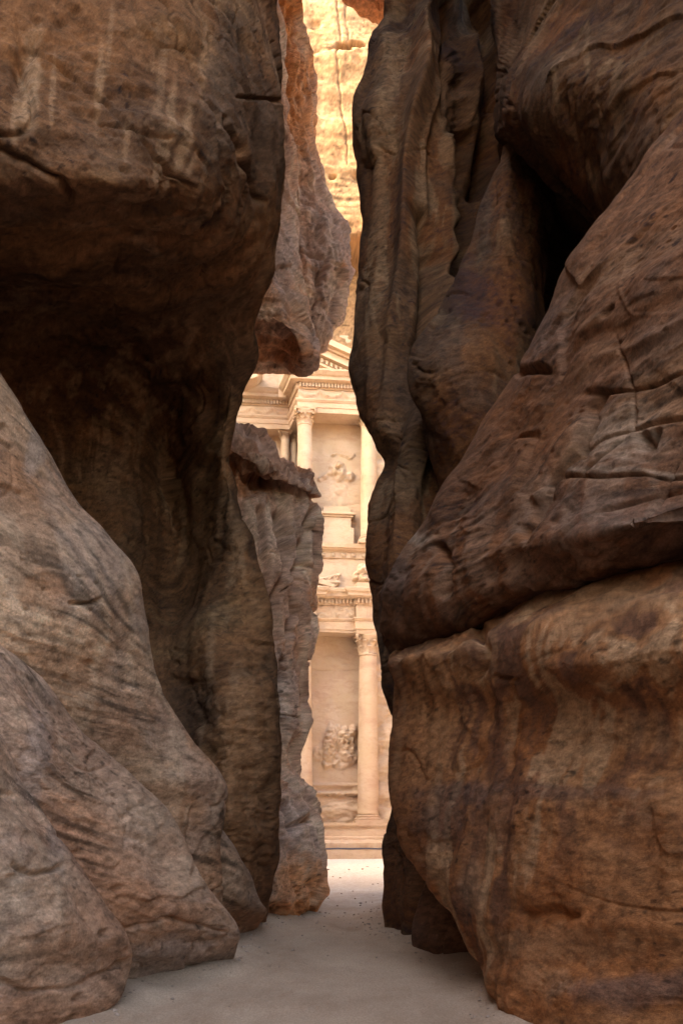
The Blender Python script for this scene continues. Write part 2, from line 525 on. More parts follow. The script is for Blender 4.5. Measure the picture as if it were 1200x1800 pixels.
# ------------------------------------------------------------------ ground
def make_ground():
    xs = np.unique(np.concatenate([np.linspace(-300, -8, 20), np.linspace(-8, 8, 200), np.linspace(8, 300, 20)]))
    ys = np.unique(np.concatenate([np.linspace(-300, 4, 20), np.linspace(4, 24, 340), np.linspace(24, 64, 160), np.linspace(64, 400, 14)]))
    X, Y = np.meshgrid(xs, ys)
    P = np.stack([X, Y, 0 * X], -1)
    lim = sstep(14, 8, np.abs(X)) * sstep(70, 60, Y)
    Z = (0.035 * fbm(P * np.array([0.5, 0.3, 1]), 3, 3) + 0.010 * fbm(P * np.array([3, 1.4, 1]), 4, 9)) * lim
    yk = [0, 8, 9.9, 11.1, 13, 15, 18, 20, 22, 26]
    xl = np.interp(Y, yk, [-2.2, -2.15, -2.2, -1.35, -1.45, -1.5, -1.35, -0.65, -0.7, -6])
    xr = np.interp(Y, yk, [1.4, 1.45, 1.6, 1.7, 1.2, 0.75, 0.75, 0.9, 1.2, 6])
    wob = 0.25 * noise(P * 1.1, 15)
    e = np.minimum(X - xl, xr - X) + wob
    Z += 0.12 * sstep(0.5, -0.15, e) * sstep(24, 21, Y) * lim
    mid = 0.5 * (xl + xr)
    for t in (-0.45, 0.42):
        Z -= 0.012 * np.exp(-((X - mid - t - 0.10 * noise(P * 0.5, 19)) / 0.13) ** 2) * sstep(24, 21, Y)
    Z -= 0.010 * sstep(0.25, 0.5, noise(P * np.array([2.6, 1.5, 1]), 25)) * lim
    idx = np.arange(X.size).reshape(X.shape)
    f = np.stack([idx[:-1, :-1], idx[:-1, 1:], idx[1:, 1:], idx[1:, :-1]], -1).reshape(-1, 4)
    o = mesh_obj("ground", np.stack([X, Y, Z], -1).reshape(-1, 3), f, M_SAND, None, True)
    tag(o, kind="structure")
    return o
GROUND = make_ground()

# ------------------------------------------------------------------ left side of the gorge
slope = empty("sloping_rock", (-2.5, 9.5, 0))
tag(slope, "pale grey pink rock slope with rounded ridges, beside the path under the dark hollow", "rock")
def child_of(o, root):
    o.parent = root
    o.matrix_parent_inverse = root.matrix_world.inverted()
bpy.context.view_layer.update()
L1P = dict(big=0.07, strata=0.03, plate=0.03, crack=0.04, pit=0.04, ledge=0.035, fine=0.010, sfine=0.009, tilt=(0.25, 0.1))
NEARL = ((1.6, 1.5), (2.6, 4.0), (3.2, 8.0))
o = rock("upper_slab", [
    same(470, (-260, 9.0), (-220, 9.3), (-190, 9.6), (-165, 10.0), (-150, 10.5)),
    same(560, (-260, 8.6), (-180, 8.9), (-130, 9.3), (-85, 9.8), (-60, 10.4)),
    same(660, (-260, 8.3), (-150, 8.6), (-80, 9.0), (-30, 9.5), (0, 10.3)),
    same(760, (-260, 8.0), (-120, 8.4), (-40, 8.9), (20, 9.5), (60, 10.4)),
    same(870, (-260, 7.7), (-80, 8.3), (0, 8.8), (80, 9.5), (132, 10.5)),
    same(950, (-260, 7.5), (-60, 8.2), (50, 8.8), (140, 9.6), (200, 10.7)),
    same(1010, (-260, 7.4), (-40, 8.2), (80, 8.9), (180, 9.8), (240, 10.9)),
    same(1090, (-260, 7.4), (-30, 8.3), (95, 9.0), (195, 9.9), (256, 11.0)),
    same(1190, (-260, 7.5), (-20, 8.5), (110, 9.3), (210, 10.1), (271, 11.1)),
    same(1250, (-260, 7.6), (-10, 8.8), (140, 9.6), (240, 10.3), (300, 11.2)),
    same(1300, (-260, 7.8), (0, 9.1), (170, 9.9), (275, 10.6), (335, 11.4)),
    same(1345, (-260, 8.0), (20, 9.4), (200, 10.2), (320, 10.9), (385, 11.6)),
    same(1375, (-260, 8.1), (30, 9.6), (215, 10.4), (338, 11.0), (401, 11.8)),
    same(1420, (-260, 8.2), (40, 9.8), (225, 10.6), (340, 11.2), (398, 12.0)),
    same(1480, (-260, 8.4), (60, 10.0), (235, 10.8), (340, 11.4), (390, 12.1)),
    same(1560, (-260, 8.6), (80, 10.2), (245, 11.0), (345, 11.6), (394, 12.3)),
    same(1680, (-260, 8.8), (100, 10.4), (250, 11.2), (340, 11.8), (390, 12.5)),
], M_LEFT, -1, None, 11, up=((1.2, 0.5, 1.5),), near=NEARL, p=L1P,
    cracks=[([(120, 1062), (165, 1055)], 3, 0.07)],
    blobs=[('patina', 60, 790, 22, 60, 0.75), ('patina', 170, 960, 90, 110, 0.5), ('patina', 250, 1080, 30, 60, 0.6), ('patina', 120, 850, 60, 90, 0.45), ('rust_glow', 70, 1040, 50, 40, 0.45), ('rust_glow', 130, 1180, 60, 50, 0.35)])
child_of(o, slope)
o = rock("middle_ridge", [
    same(1120, (-260, 7.2), (-130, 7.7), (-50, 8.2), (0, 8.7), (25, 9.3)),
    same(1180, (-260, 7.0), (-100, 7.6), (0, 8.2), (40, 8.6), (70, 9.3)),
    same(1240, (-260, 6.9), (-80, 7.6), (20, 8.1), (70, 8.6), (112, 9.3)),
    same(1330, (-260, 6.8), (-60, 7.6), (60, 8.1), (140, 8.9), (190, 9.85)),
    same(1410, (-240, 6.8), (-20, 7.7), (110, 8.4), (220, 9.3), (290, 10.45)),
    same(1480, (-200, 6.9), (20, 7.9), (150, 8.6), (260, 9.45), (324, 10.6)),
    same(1540, (-180, 7.0), (60, 8.1), (190, 8.8), (290, 9.5), (352, 10.4)),
    same(1600, (-160, 7.1), (90, 8.3), (230, 9.0), (340, 9.8), (402, 10.7)),
    same(1645, (-150, 7.2), (110, 8.5), (250, 9.3), (367, 10.2), (426, 11.0)),
    same(1675, (-150, 7.3), (120, 8.6), (260, 9.6), (370, 10.5), (421, 11.3)),
    same(1705, (-150, 7.6), (130, 8.9), (260, 10.0), (362, 10.9), (402, 11.6)),
    same(1750, (-150, 8.0), (140, 9.2), (252, 10.3), (335, 11.1), (372, 11.8)),
], M_FOOT, -1, None, 23, up=((0.8, 0.8, 0.5),), near=NEARL, p=dict(L1P, strata=0.045, sfine=0.02),
    cracks=[([(215, 1630), (300, 1618), (400, 1640)], 3, 0.05)],
    blobs=[('rust_glow', 250, 1590, 90, 50, 0.7), ('patina', 300, 1690, 120, 45, 0.75), ('pale', 330, 1545, 60, 40, 0.35), ('patina', 60, 1330, 30, 120, 0.6)])
child_of(o, slope)
o = rock("lower_foot", [
    same(1200, (-260, 6.3), (-180, 6.7), (-130, 7.1), (-95, 7.5), (-70, 7.9)),
    same(1290, (-260, 5.8), (-120, 6.5), (-60, 7.0), (-20, 7.5), (0, 7.95)),
    same(1400, (-260, 5.7), (-100, 6.5), (-20, 7.1), (30, 7.6), (60, 8.15)),
    same(1500, (-260, 5.7), (-60, 6.5), (40, 7.1), (90, 7.7), (125, 8.35)),
    same(1580, (-260, 5.8), (-40, 6.6), (80, 7.3), (140, 7.9), (180, 8.6)),
    same(1650, (-260, 6.0), (-20, 6.7), (100, 7.4), (180, 8.0), (222, 8.6)),
    same(1700, (-260, 6.2), (0, 6.9), (110, 7.6), (185, 8.2), (226, 8.8)),
    same(1750, (-260, 6.3), (0, 6.95), (105, 7.5), (175, 8.0), (208, 8.5)),
    same(1800, (-260, 6.3), (0, 6.95), (90, 7.35), (145, 7.7), (172, 8.05)),
    same(1920, (-260, 6.4), (-10, 7.0), (75, 7.4), (122, 7.7), (146, 8.0)),
], M_FOOT, -1, None, 31, up=((0.6, 0.8, 0.4),), near=NEARL, p=dict(L1P, tilt=(0.5, 0.3), pscale=0.7),
    cracks=[([(0, 1720), (60, 1745), (130, 1735), (215, 1690)], 4, 0.05), ([(30, 1522), (70, 1535), (110, 1526)], 5, 0.06)],
    blobs=[('rust_glow', 90, 1780, 160, 45, 0.55), ('pale', 60, 1560, 70, 90, 0.3), ('patina', 100, 1480, 20, 70, 0.5)])
child_of(o, slope)
o = rock("back_foot", [
    same(1440, (320, 13.6), (345, 13.4), (362, 13.3), (374, 13.5), (382, 14.0)),
    same(1465, (320, 13.4), (345, 13.1), (366, 13.0), (382, 13.2), (392, 13.8)),
    same(1495, (320, 13.3), (350, 12.9), (380, 12.8), (402, 13.2), (412, 13.9)),
    same(1525, (320, 13.2), (360, 12.8), (395, 12.9), (420, 13.4), (433, 14.2)),
    same(1580, (320, 13.2), (370, 12.9), (410, 13.2), (440, 13.9), (456, 14.8)),
    same(1606, (320, 13.2), (370, 13.1), (412, 13.6), (448, 14.4), (467, 15.3)),
    same(1630, (320, 13.4), (370, 13.5), (405, 14.0), (432, 14.6), (450, 15.4)),
    same(1665, (320, 13.6), (370, 13.8), (400, 14.2), (420, 14.8), (436, 15.4)),
], M_LEFT, -1, None, 37, p=L1P, blobs=[('rust_glow', 440, 1625, 60, 30, 0.7)])
child_of(o, slope)

OVERROWS = [
    same(-300, (-300, 8.5), (0, 9.3), (120, 9.6), (240, 10.0), (330, 10.6), (410, 11.5), (440, 12.4), (455, 13.5)),
    same(-100, (-300, 8.2), (0, 9.0), (120, 9.3), (240, 9.7), (330, 10.3), (415, 11.2), (450, 12.2), (465, 13.4)),
    same(0, (-300, 8.1), (0, 8.9), (120, 9.2), (240, 9.6), (330, 10.2), (420, 11.1), (458, 12.1), (473, 13.3)),
    same(100, (-300, 8.0), (0, 8.8), (120, 9.1), (240, 9.5), (335, 10.1), (430, 11.0), (472, 12.1), (490, 13.3)),
    same(250, (-300, 8.0), (0, 8.7), (120, 9.0), (240, 9.4), (335, 10.0), (432, 11.0), (478, 12.2), (497, 13.4)),
    same(320, (-300, 8.3), (0, 9.0), (120, 9.1), (240, 9.4), (335, 10.1), (430, 11.2), (474, 12.4), (493, 13.5)),
    same(358, (-300, 8.8), (0, 9.5), (120, 9.5), (240, 9.7), (335, 10.4), (428, 11.5), (471, 12.6), (491, 13.7)),
    same(395, (-300, 9.2), (0, 9.8), (120, 10.0), (240, 10.3), (335, 10.9), (425, 11.9), (468, 12.9), (488, 13.9)),
    same(470, (-300, 10.3), (0, 11.2), (115, 11.5), (235, 11.8), (325, 12.2), (410, 12.8), (455, 13.5), (476, 14.3)),
    same(530, (-300, 11.5), (0, 12.4), (110, 12.8), (225, 13.0), (315, 13.2), (395, 13.7), (440, 14.2), (460, 14.9)),
    same(575, (-300, 12.5), (0, 13.3), (100, 13.8), (215, 14.0), (300, 14.1), (380, 14.4), (418, 14.8), (440, 15.4)),
    same(640, (-300, 13.5), (0, 14.2), (100, 14.8), (210, 15.1), (295, 15.0), (370, 15.0), (420, 15.3), (447, 15.9)),
    same(720, (-300, 14.0), (0, 14.8), (100, 15.4), (210, 15.8), (290, 16.6), (350, 16.0), (400, 15.5), (428, 16.0)),
    same(790, (-300, 14.2), (0, 15.0), (100, 15.6), (210, 16.0), (290, 17.4), (345, 16.4), (385, 15.6), (410, 16.0)),
    same(880, (-300, 14.2), (0, 15.0), (105, 15.6), (215, 16.0), (295, 17.6), (350, 16.5), (400, 15.6), (424, 16.0)),
    same(960, (-300, 14.2), (0, 15.0), (105, 15.5), (215, 15.9), (300, 17.4), (365, 16.2), (420, 15.5), (445, 16.0)),
    same(1050, (-300, 14.0), (0, 14.8), (105, 15.3), (215, 15.7), (300, 17.0), (370, 15.8), (430, 15.3), (464, 15.9)),
    same(1150, (-300, 13.8), (0, 14.5), (105, 15.0), (215, 15.4), (300, 15.8), (380, 14.6), (450, 14.9), (482, 15.8)),
    same(1220, (-300, 13.6), (0, 14.3), (105, 14.8), (215, 15.2), (305, 15.4), (390, 14.4), (462, 14.8), (491, 15.7)),
    same(1350, (-300, 13.4), (0, 14.0), (105, 14.5), (215, 14.9), (310, 15.0), (395, 14.3), (465, 14.8), (491, 15.7)),
    same(1480, (-300, 13.4), (0, 14.0), (105, 14.5), (215, 14.8), (320, 14.8), (395, 14.3), (455, 14.9), (483, 15.8)),
    same(1560, (-300, 13.4), (0, 14.0), (105, 14.5), (215, 14.8), (330, 14.8), (395, 14.4), (450, 15.2), (475, 16.2)),
    same(1620, (-300, 13.4), (0, 14.0), (105, 14.5), (215, 14.8), (330, 15.0), (395, 14.8), (440, 15.6), (466, 16.6)),
    same(1690, (-300, 13.6), (0, 14.2), (105, 14.6), (215, 15.0), (330, 15.2), (395, 15.0), (440, 15.8), (462, 16.8)),
]
streaks = [(55, 130, 22, 90, .8), (30, 200, 10, 50, .5), (178, 140, 10, 65, .5), (195, 60, 6, 50, .35), (300, 210, 9, 60, .55), (325, 245, 11, 55, .6), (350, 120, 9, 70, .4), (95, 150, 7, 60, .4), (285, 130, 8, 70, .3), (225, 250, 7, 40, .3)]
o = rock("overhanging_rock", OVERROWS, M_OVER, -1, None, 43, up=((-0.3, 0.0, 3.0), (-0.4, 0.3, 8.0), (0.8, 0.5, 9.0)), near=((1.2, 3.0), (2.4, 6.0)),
    p=dict(big=0.14, strata=0.03, sfine=0.014, plate=0.07, crack=0.07, tilt=(-0.25, 0.30), fine=0.026, ledge=0.03),
    cracks=[([(60, 60), (120, 110), (190, 170), (260, 250), (340, 330)], 3, 0.06), ([(270, 0), (300, 60), (340, 140), (370, 200), (400, 330)], 3, 0.06),
            ([(0, 262), (60, 290), (110, 320), (130, 360)], 7, 0.10), ([(180, 205), (240, 225), (300, 245)], 3, 0.05), ([(420, 170), (495, 176)], 3, 0.08), ([(390, 210), (420, 260), (455, 350)], 6, 0.12), ([(60, 60), (35, 100), (30, 150)], 14, 0.12)],
    blobs=[('pale', t[0], t[1], t[2], 1.35 * t[3], 1.1 * t[4]) for t in streaks] + [('patina', 400, 170, 60, 170, 0.75), ('patina', 460, 250, 40, 150, 0.7), ('rust_glow', 100, 430, 160, 40, 0.4), ('rust_glow', 330, 420, 120, 26, 0.5), ('rust_glow', 200, 520, 160, 22, 0.5), ('rust_glow', 430, 1400, 80, 260, 0.65), ('rust_glow', 450, 1080, 45, 130, 0.55), ('pale', 392, 850, 9, 130, 0.35), ('pale', 372, 1170, 8, 110, 0.35), ('pale', 405, 900, 6, 100, 0.3)])
tag(o, "huge dark overhanging rock wall with pale streaks above the shadowed hollow", "rock")

o = rock("ledge_topped_rock", [
    [(370, 730, 21.6), (420, 745, 21.4), (450, 758, 21.3), (490, 792, 21.4), (530, 818, 21.7), (548, 830, 22.0)],
    [(370, 755, 18.8), (420, 765, 18.7), (450, 785, 18.9), (490, 820, 19.3), (537, 843, 20.1), (562, 852, 20.9)],
    [(370, 790, 18.5), (420, 800, 18.4), (450, 815, 18.5), (490, 842, 18.9), (542, 864, 19.8), (567, 872, 20.8)],
    [(370, 822, 19.0), (420, 832, 19.0), (450, 846, 19.1), (490, 862, 19.5), (538, 882, 20.2), (563, 890, 20.9)],
    [(370, 870, 18.8), (420, 880, 18.8), (452, 890, 19.0), (492, 900, 19.3), (540, 905, 19.9), (561, 910, 20.8)],
    same(950, (370, 18.5), (420, 18.6), (457, 18.8), (497, 19.1), (534, 19.8), (555, 20.7)),
    same(1010, (370, 18.4), (425, 18.4), (460, 18.6), (500, 19.0), (532, 19.7), (551, 20.7)),
    same(1100, (370, 18.2), (430, 18.2), (465, 18.5), (500, 18.9), (530, 19.6), (547, 20.6)),
    same(1200, (370, 18.0), (435, 18.0), (475, 18.4), (505, 18.9), (527, 19.5), (541, 20.5)),
    same(1280, (370, 17.8), (440, 17.9), (480, 18.3), (505, 18.8), (523, 19.4), (536, 20.4)),
    same(1335, (370, 17.6), (440, 17.8), (480, 18.2), (500, 18.8), (514, 19.4), (524, 20.3)),
    same(1375, (370, 17.5), (440, 17.7), (480, 18.0), (504, 18.5), (522, 19.1), (534, 20.1)),
    same(1415, (370, 17.4), (440, 17.5), (482, 17.7), (515, 18.2), (538, 18.9), (551, 19.9)),
    same(1460, (370, 17.3), (440, 17.4), (485, 17.5), (525, 18.0), (556, 18.8), (570, 19.7)),
    same(1505, (370, 17.2), (440, 17.3), (485, 17.4), (528, 17.9), (560, 18.7), (573, 19.6)),
    same(1560, (370, 17.2), (440, 17.3), (485, 17.4), (525, 17.8), (555, 18.6), (568, 19.5)),
    same(1588, (370, 17.2), (440, 17.4), (485, 17.5), (522, 18.0), (547, 18.7), (558, 19.5)),
    same(1606, (370, 17.4), (440, 17.6), (480, 17.8), (515, 18.3), (535, 18.9), (545, 19.6)),
    same(1660, (370, 17.6), (440, 17.8), (475, 18.0), (510, 18.4), (530, 19.0), (540, 19.7)),
], M_FARL, -1, None, 53, p=dict(big=0.18, strata=0.03, plate=0.10, pscale=1.5, crack=0.12, fine=0.022, flute=0.18, pit=0.05, ledge=0.015, sfine=0.004), step=1.8,
    back=((0.4, 0.7), (1.8, 1.8), (6.0, 2.2), (16.0, 2.5)),
    cracks=[([(505, 1130), (522, 1030), (540, 940), (545, 900)], 5, 0.5), ([(425, 845), (480, 850), (560, 880)], 6, 0.35), ([(490, 900), (512, 960), (500, 1010), (478, 1060), (480, 1120)], 8, 0.4), ([(455, 900), (470, 980), (465, 1060)], 6, 0.3), ([(500, 1160), (510, 1260), (500, 1340), (505, 1380)], 6, 0.35), ([(488, 1420), (510, 1450), (545, 1440)], 6, 0.25)],
    blobs=[('rust_glow', 520, 1560, 60, 60, 0.55), ('rust_glow', 500, 1600, 90, 25, 0.8), ('patina', 500, 1450, 40, 60, 0.6), ('patina', 500, 1200, 30, 90, 0.5), ('pale', 440, 930, 20, 60, 0.3)])  # orange patches at the foot paint warm bounce by the opening
tag(o, "violet grey rock with a flat jutting ledge on top, beside the sunny opening", "rock")

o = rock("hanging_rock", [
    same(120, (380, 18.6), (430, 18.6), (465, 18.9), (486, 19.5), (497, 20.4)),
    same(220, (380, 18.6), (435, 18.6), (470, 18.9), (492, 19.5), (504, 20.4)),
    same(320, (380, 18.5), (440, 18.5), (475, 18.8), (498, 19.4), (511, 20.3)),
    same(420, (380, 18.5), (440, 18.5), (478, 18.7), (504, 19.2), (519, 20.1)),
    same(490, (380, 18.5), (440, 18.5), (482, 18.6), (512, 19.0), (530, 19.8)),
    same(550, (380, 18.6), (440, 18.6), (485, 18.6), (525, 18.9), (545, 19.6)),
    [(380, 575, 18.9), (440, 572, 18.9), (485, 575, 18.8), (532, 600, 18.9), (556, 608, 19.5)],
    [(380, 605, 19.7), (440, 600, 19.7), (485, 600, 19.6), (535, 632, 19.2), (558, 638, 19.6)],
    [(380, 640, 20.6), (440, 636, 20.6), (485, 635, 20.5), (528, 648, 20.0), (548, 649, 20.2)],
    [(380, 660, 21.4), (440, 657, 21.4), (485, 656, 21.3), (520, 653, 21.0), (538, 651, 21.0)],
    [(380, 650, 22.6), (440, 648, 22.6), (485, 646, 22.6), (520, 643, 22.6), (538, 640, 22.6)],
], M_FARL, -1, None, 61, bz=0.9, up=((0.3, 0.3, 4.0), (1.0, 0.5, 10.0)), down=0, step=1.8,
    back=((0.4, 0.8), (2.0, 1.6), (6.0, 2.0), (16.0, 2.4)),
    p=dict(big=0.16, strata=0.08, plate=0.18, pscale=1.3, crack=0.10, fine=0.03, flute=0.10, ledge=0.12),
    blobs=[('pale', 470, 545, 25, 22, 0.5), ('rust_glow', 480, 620, 90, 30, 0.7), ('patina', 500, 470, 25, 120, 0.6), ('patina', 545, 620, 20, 40, 0.6)])  # orange patch on the underside is painted bounce light
tag(o, "dark overhanging rock chunk jutting out above the carved pediment", "rock")

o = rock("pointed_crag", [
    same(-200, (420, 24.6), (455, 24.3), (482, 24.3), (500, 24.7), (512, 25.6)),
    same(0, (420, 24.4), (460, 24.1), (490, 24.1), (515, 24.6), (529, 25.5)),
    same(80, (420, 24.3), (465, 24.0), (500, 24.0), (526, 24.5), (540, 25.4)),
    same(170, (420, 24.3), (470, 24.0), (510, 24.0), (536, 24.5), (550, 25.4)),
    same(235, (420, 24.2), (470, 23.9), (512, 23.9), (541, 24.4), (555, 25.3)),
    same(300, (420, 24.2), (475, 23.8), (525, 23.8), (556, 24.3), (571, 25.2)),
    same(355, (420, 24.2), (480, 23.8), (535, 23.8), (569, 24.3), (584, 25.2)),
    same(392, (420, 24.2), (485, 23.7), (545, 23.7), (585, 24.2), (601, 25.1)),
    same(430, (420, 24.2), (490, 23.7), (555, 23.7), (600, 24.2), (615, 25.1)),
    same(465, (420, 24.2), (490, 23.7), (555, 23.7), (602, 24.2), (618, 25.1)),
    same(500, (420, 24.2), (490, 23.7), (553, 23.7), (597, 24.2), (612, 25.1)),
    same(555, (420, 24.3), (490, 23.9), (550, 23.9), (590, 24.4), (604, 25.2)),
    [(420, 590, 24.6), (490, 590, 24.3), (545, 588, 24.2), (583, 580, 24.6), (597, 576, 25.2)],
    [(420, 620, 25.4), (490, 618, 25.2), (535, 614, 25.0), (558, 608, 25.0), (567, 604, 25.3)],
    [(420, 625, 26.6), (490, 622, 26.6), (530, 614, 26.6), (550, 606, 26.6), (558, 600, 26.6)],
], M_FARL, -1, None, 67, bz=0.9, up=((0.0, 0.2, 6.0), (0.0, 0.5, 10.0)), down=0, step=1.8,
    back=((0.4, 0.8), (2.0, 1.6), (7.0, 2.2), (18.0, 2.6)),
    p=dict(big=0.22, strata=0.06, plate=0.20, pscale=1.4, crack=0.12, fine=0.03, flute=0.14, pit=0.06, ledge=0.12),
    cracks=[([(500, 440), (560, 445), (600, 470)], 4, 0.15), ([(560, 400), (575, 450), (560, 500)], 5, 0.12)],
    blobs=[('rust_glow', 510, 60, 60, 190, 0.9), ('rust_glow', 520, 220, 40, 70, 0.7), ('pale', 530, 60, 14, 60, 0.5), ('patina', 570, 420, 60, 60, 0.6), ('patina', 540, 570, 60, 50, 0.6)])  # orange upper patches paint light bounced from the sunlit cliff
tag(o, "tall pointed grey crag jutting rightwards into the gap, with an orange upper face", "rock")

# ------------------------------------------------------------------ right side of the gorge
NEARR = ((1.0, 2.0), (2.4, 4.5))
o = rock("bulging_rock", [
    [(1500, 930, 7.4), (1200, 982, 8.0), (1080, 1006, 8.6), (960, 1040, 9.3), (860, 1085, 10.6), (770, 1125, 11.6), (715, 1142, 12.4), (690, 1152, 13.0)],
    [(1500, 950, 7.0), (1200, 1003, 7.6), (1080, 1030, 8.2), (960, 1064, 8.9), (860, 1100, 9.9), (770, 1136, 10.8), (712, 1154, 11.7), (688, 1165, 12.5)],
    [(1500, 1050, 5.9), (1200, 1080, 6.5), (1080, 1098, 7.1), (960, 1122, 7.9), (860, 1143, 9.0), (770, 1163, 10.2), (712, 1174, 11.3), (693, 1182, 12.1)],
    [(1500, 1130, 5.7), (1200, 1150, 6.3), (1080, 1162, 6.9), (960, 1176, 7.8), (860, 1188, 9.1), (770, 1200, 10.4), (716, 1206, 11.5), (699, 1210, 12.3)],
    same(1245, (1500, 6.0), (1200, 6.7), (1080, 7.35), (960, 8.3), (860, 9.5), (770, 10.7), (715, 11.6), (697, 12.4)),
    same(1300, (1500, 6.1), (1200, 6.8), (1080, 7.4), (960, 8.3), (860, 9.4), (770, 10.5), (710, 11.4), (690, 12.2)),
    same(1400, (1500, 5.9), (1200, 6.5), (1080, 7.1), (960, 7.9), (860, 9.0), (775, 10.1), (712, 11.2), (691, 12.1)),
    same(1470, (1500, 5.9), (1200, 6.4), (1080, 7.0), (960, 7.8), (870, 8.8), (790, 9.7), (730, 10.7), (706, 11.6)),
    same(1540, (1500, 5.9), (1200, 6.4), (1080, 6.9), (970, 7.6), (885, 8.5), (815, 9.2), (762, 10.0), (737, 10.9)),
    same(1620, (1500, 5.9), (1200, 6.4), (1090, 6.8), (990, 7.4), (915, 8.1), (855, 8.7), (812, 9.4), (790, 10.1)),
    same(1680, (1500, 5.9), (1200, 6.4), (1095, 6.8), (1000, 7.3), (930, 7.9), (880, 8.5), (843, 9.1), (826, 9.7)),
    same(1720, (1500, 5.9), (1200, 6.4), (1100, 6.7), (1010, 7.1), (945, 7.55), (900, 8.05), (868, 8.5), (852, 9.0)),
    same(1800, (1500, 6.0), (1200, 6.4), (1110, 6.6), (1030, 6.9), (975, 7.2), (940, 7.5), (915, 7.75), (903, 8.1)),
    same(1960, (1500, 6.1), (1200, 6.5), (1115, 6.7), (1040, 7.0), (985, 7.3), (950, 7.6), (925, 7.9), (913, 8.3)),
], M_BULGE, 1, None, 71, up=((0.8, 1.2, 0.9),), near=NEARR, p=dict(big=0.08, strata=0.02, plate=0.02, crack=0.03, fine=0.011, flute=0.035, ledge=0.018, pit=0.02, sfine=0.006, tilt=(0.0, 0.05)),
    cracks=[([(840, 1105), (845, 1140), (830, 1190)], 8, 0.10), ([(870, 1188), (905, 1195)], 4, 0.08), ([(930, 1610), (960, 1600), (1000, 1612)], 9, 0.07)],
    blobs=[('patina', 820, 1395, 100, 28, 0.65), ('patina', 1000, 1392, 200, 16, 0.5), ('patina', 780, 1440, 60, 50, 0.6), ('pale', 770, 1510, 45, 14, 0.35), ('pale', 830, 1560, 22, 60, 0.35), ('pale', 905, 1300, 14, 60, 0.3), ('pale', 1130, 1290, 80, 40, 0.35),
           ('patina', 820, 1590, 30, 50, 0.5), ('rust_glow', 970, 1620, 45, 25, 0.6), ('pale', 1000, 1660, 180, 40, 0.35), ('patina', 1120, 1740, 150, 40, 0.7), ('pale', 960, 1720, 50, 40, 0.3), ('pale', 1040, 1040, 180, 25, 0.35)])
tag(o, "big smooth bulging brown rock wall beside the path, below the long horizontal crack", "rock")

o = rock("leaning_slope", [
    same(90, (1500, 7.0), (1420, 7.6), (1390, 8.1), (1370, 8.5), (1355, 9.2)),
    same(150, (1500, 6.6), (1370, 7.5), (1320, 8.0), (1290, 8.6), (1270, 9.2)),
    same(220, (1500, 6.4), (1310, 7.4), (1255, 8.0), (1222, 8.6), (1200, 9.3)),
    same(310, (1500, 6.4), (1260, 7.4), (1190, 8.0), (1147, 8.7), (1120, 9.5)),
    same(400, (1500, 6.4), (1230, 7.4), (1130, 8.1), (1070, 8.9), (1040, 9.8)),
    same(540, (1500, 6.4), (1200, 7.4), (1080, 8.3), (1000, 9.2), (962, 10.2)),
    same(650, (1500, 6.4), (1200, 7.3), (1060, 8.3), (960, 9.4), (915, 10.6)),
    same(740, (1500, 6.4), (1190, 7.3), (1030, 8.4), (910, 9.7), (852, 11.0)),
    same(830, (1500, 6.4), (1180, 7.3), (1000, 8.4), (870, 9.9), (800, 11.4)),
    same(900, (1500, 6.3), (1180, 7.2), (980, 8.4), (835, 10.1), (760, 11.8)),
    [(1500, 880, 6.3), (1180, 908, 7.1), (960, 948, 8.3), (805, 955, 10.4), (722, 952, 12.2)],
    [(1500, 902, 6.7), (1180, 935, 7.5), (960, 988, 8.6), (782, 1005, 10.6), (683, 1006, 12.6)],
    [(1500, 922, 7.0), (1180, 962, 7.7), (960, 1022, 8.8), (770, 1045, 10.8), (665, 1040, 12.8)],
    [(1500, 936, 7.4), (1180, 985, 8.0), (960, 1045, 9.1), (768, 1095, 11.1), (666, 1100, 12.9)],
    [(1500, 950, 7.9), (1180, 1006, 8.5), (960, 1064, 9.6), (768, 1130, 11.7), (690, 1152, 13.2)],
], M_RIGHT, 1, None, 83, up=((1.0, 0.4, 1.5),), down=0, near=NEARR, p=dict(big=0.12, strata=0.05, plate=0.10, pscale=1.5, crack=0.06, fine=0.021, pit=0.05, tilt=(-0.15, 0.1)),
    back=((0.4, 0.9), (1.4, 1.8), (4.0, 2.6)),
    cracks=[([(950, 848), (1000, 836), (1060, 842), (1130, 832), (1200, 830)], 3, 0.06), ([(1045, 690), (1010, 790), (960, 850), (915, 930)], 9, 0.14), ([(1015, 780), (1020, 795)], 8, 0.12), ([(1118, 760), (1122, 780)], 7, 0.14), ([(1140, 755), (1132, 778)], 8, 0.14),
            ([(915, 655), (960, 650)], 6, 0.12), ([(780, 965), (800, 1000), (795, 1040)], 7, 0.15)],
    blobs=[('pale', 1090, 760, 100, 60, 0.45), ('pale', 740, 950, 25, 14, 0.8), ('pale', 1100, 826, 130, 7, 0.5), ('patina', 1080, 900, 150, 50, 0.4), ('patina', 700, 1020, 40, 40, 0.5), ('rust_glow', 930, 740, 90, 60, 0.4), ('patina', 960, 590, 40, 60, 0.5)])
tag(o, "rough brown rock slope leaning up to the right above the long horizontal crack", "rock")

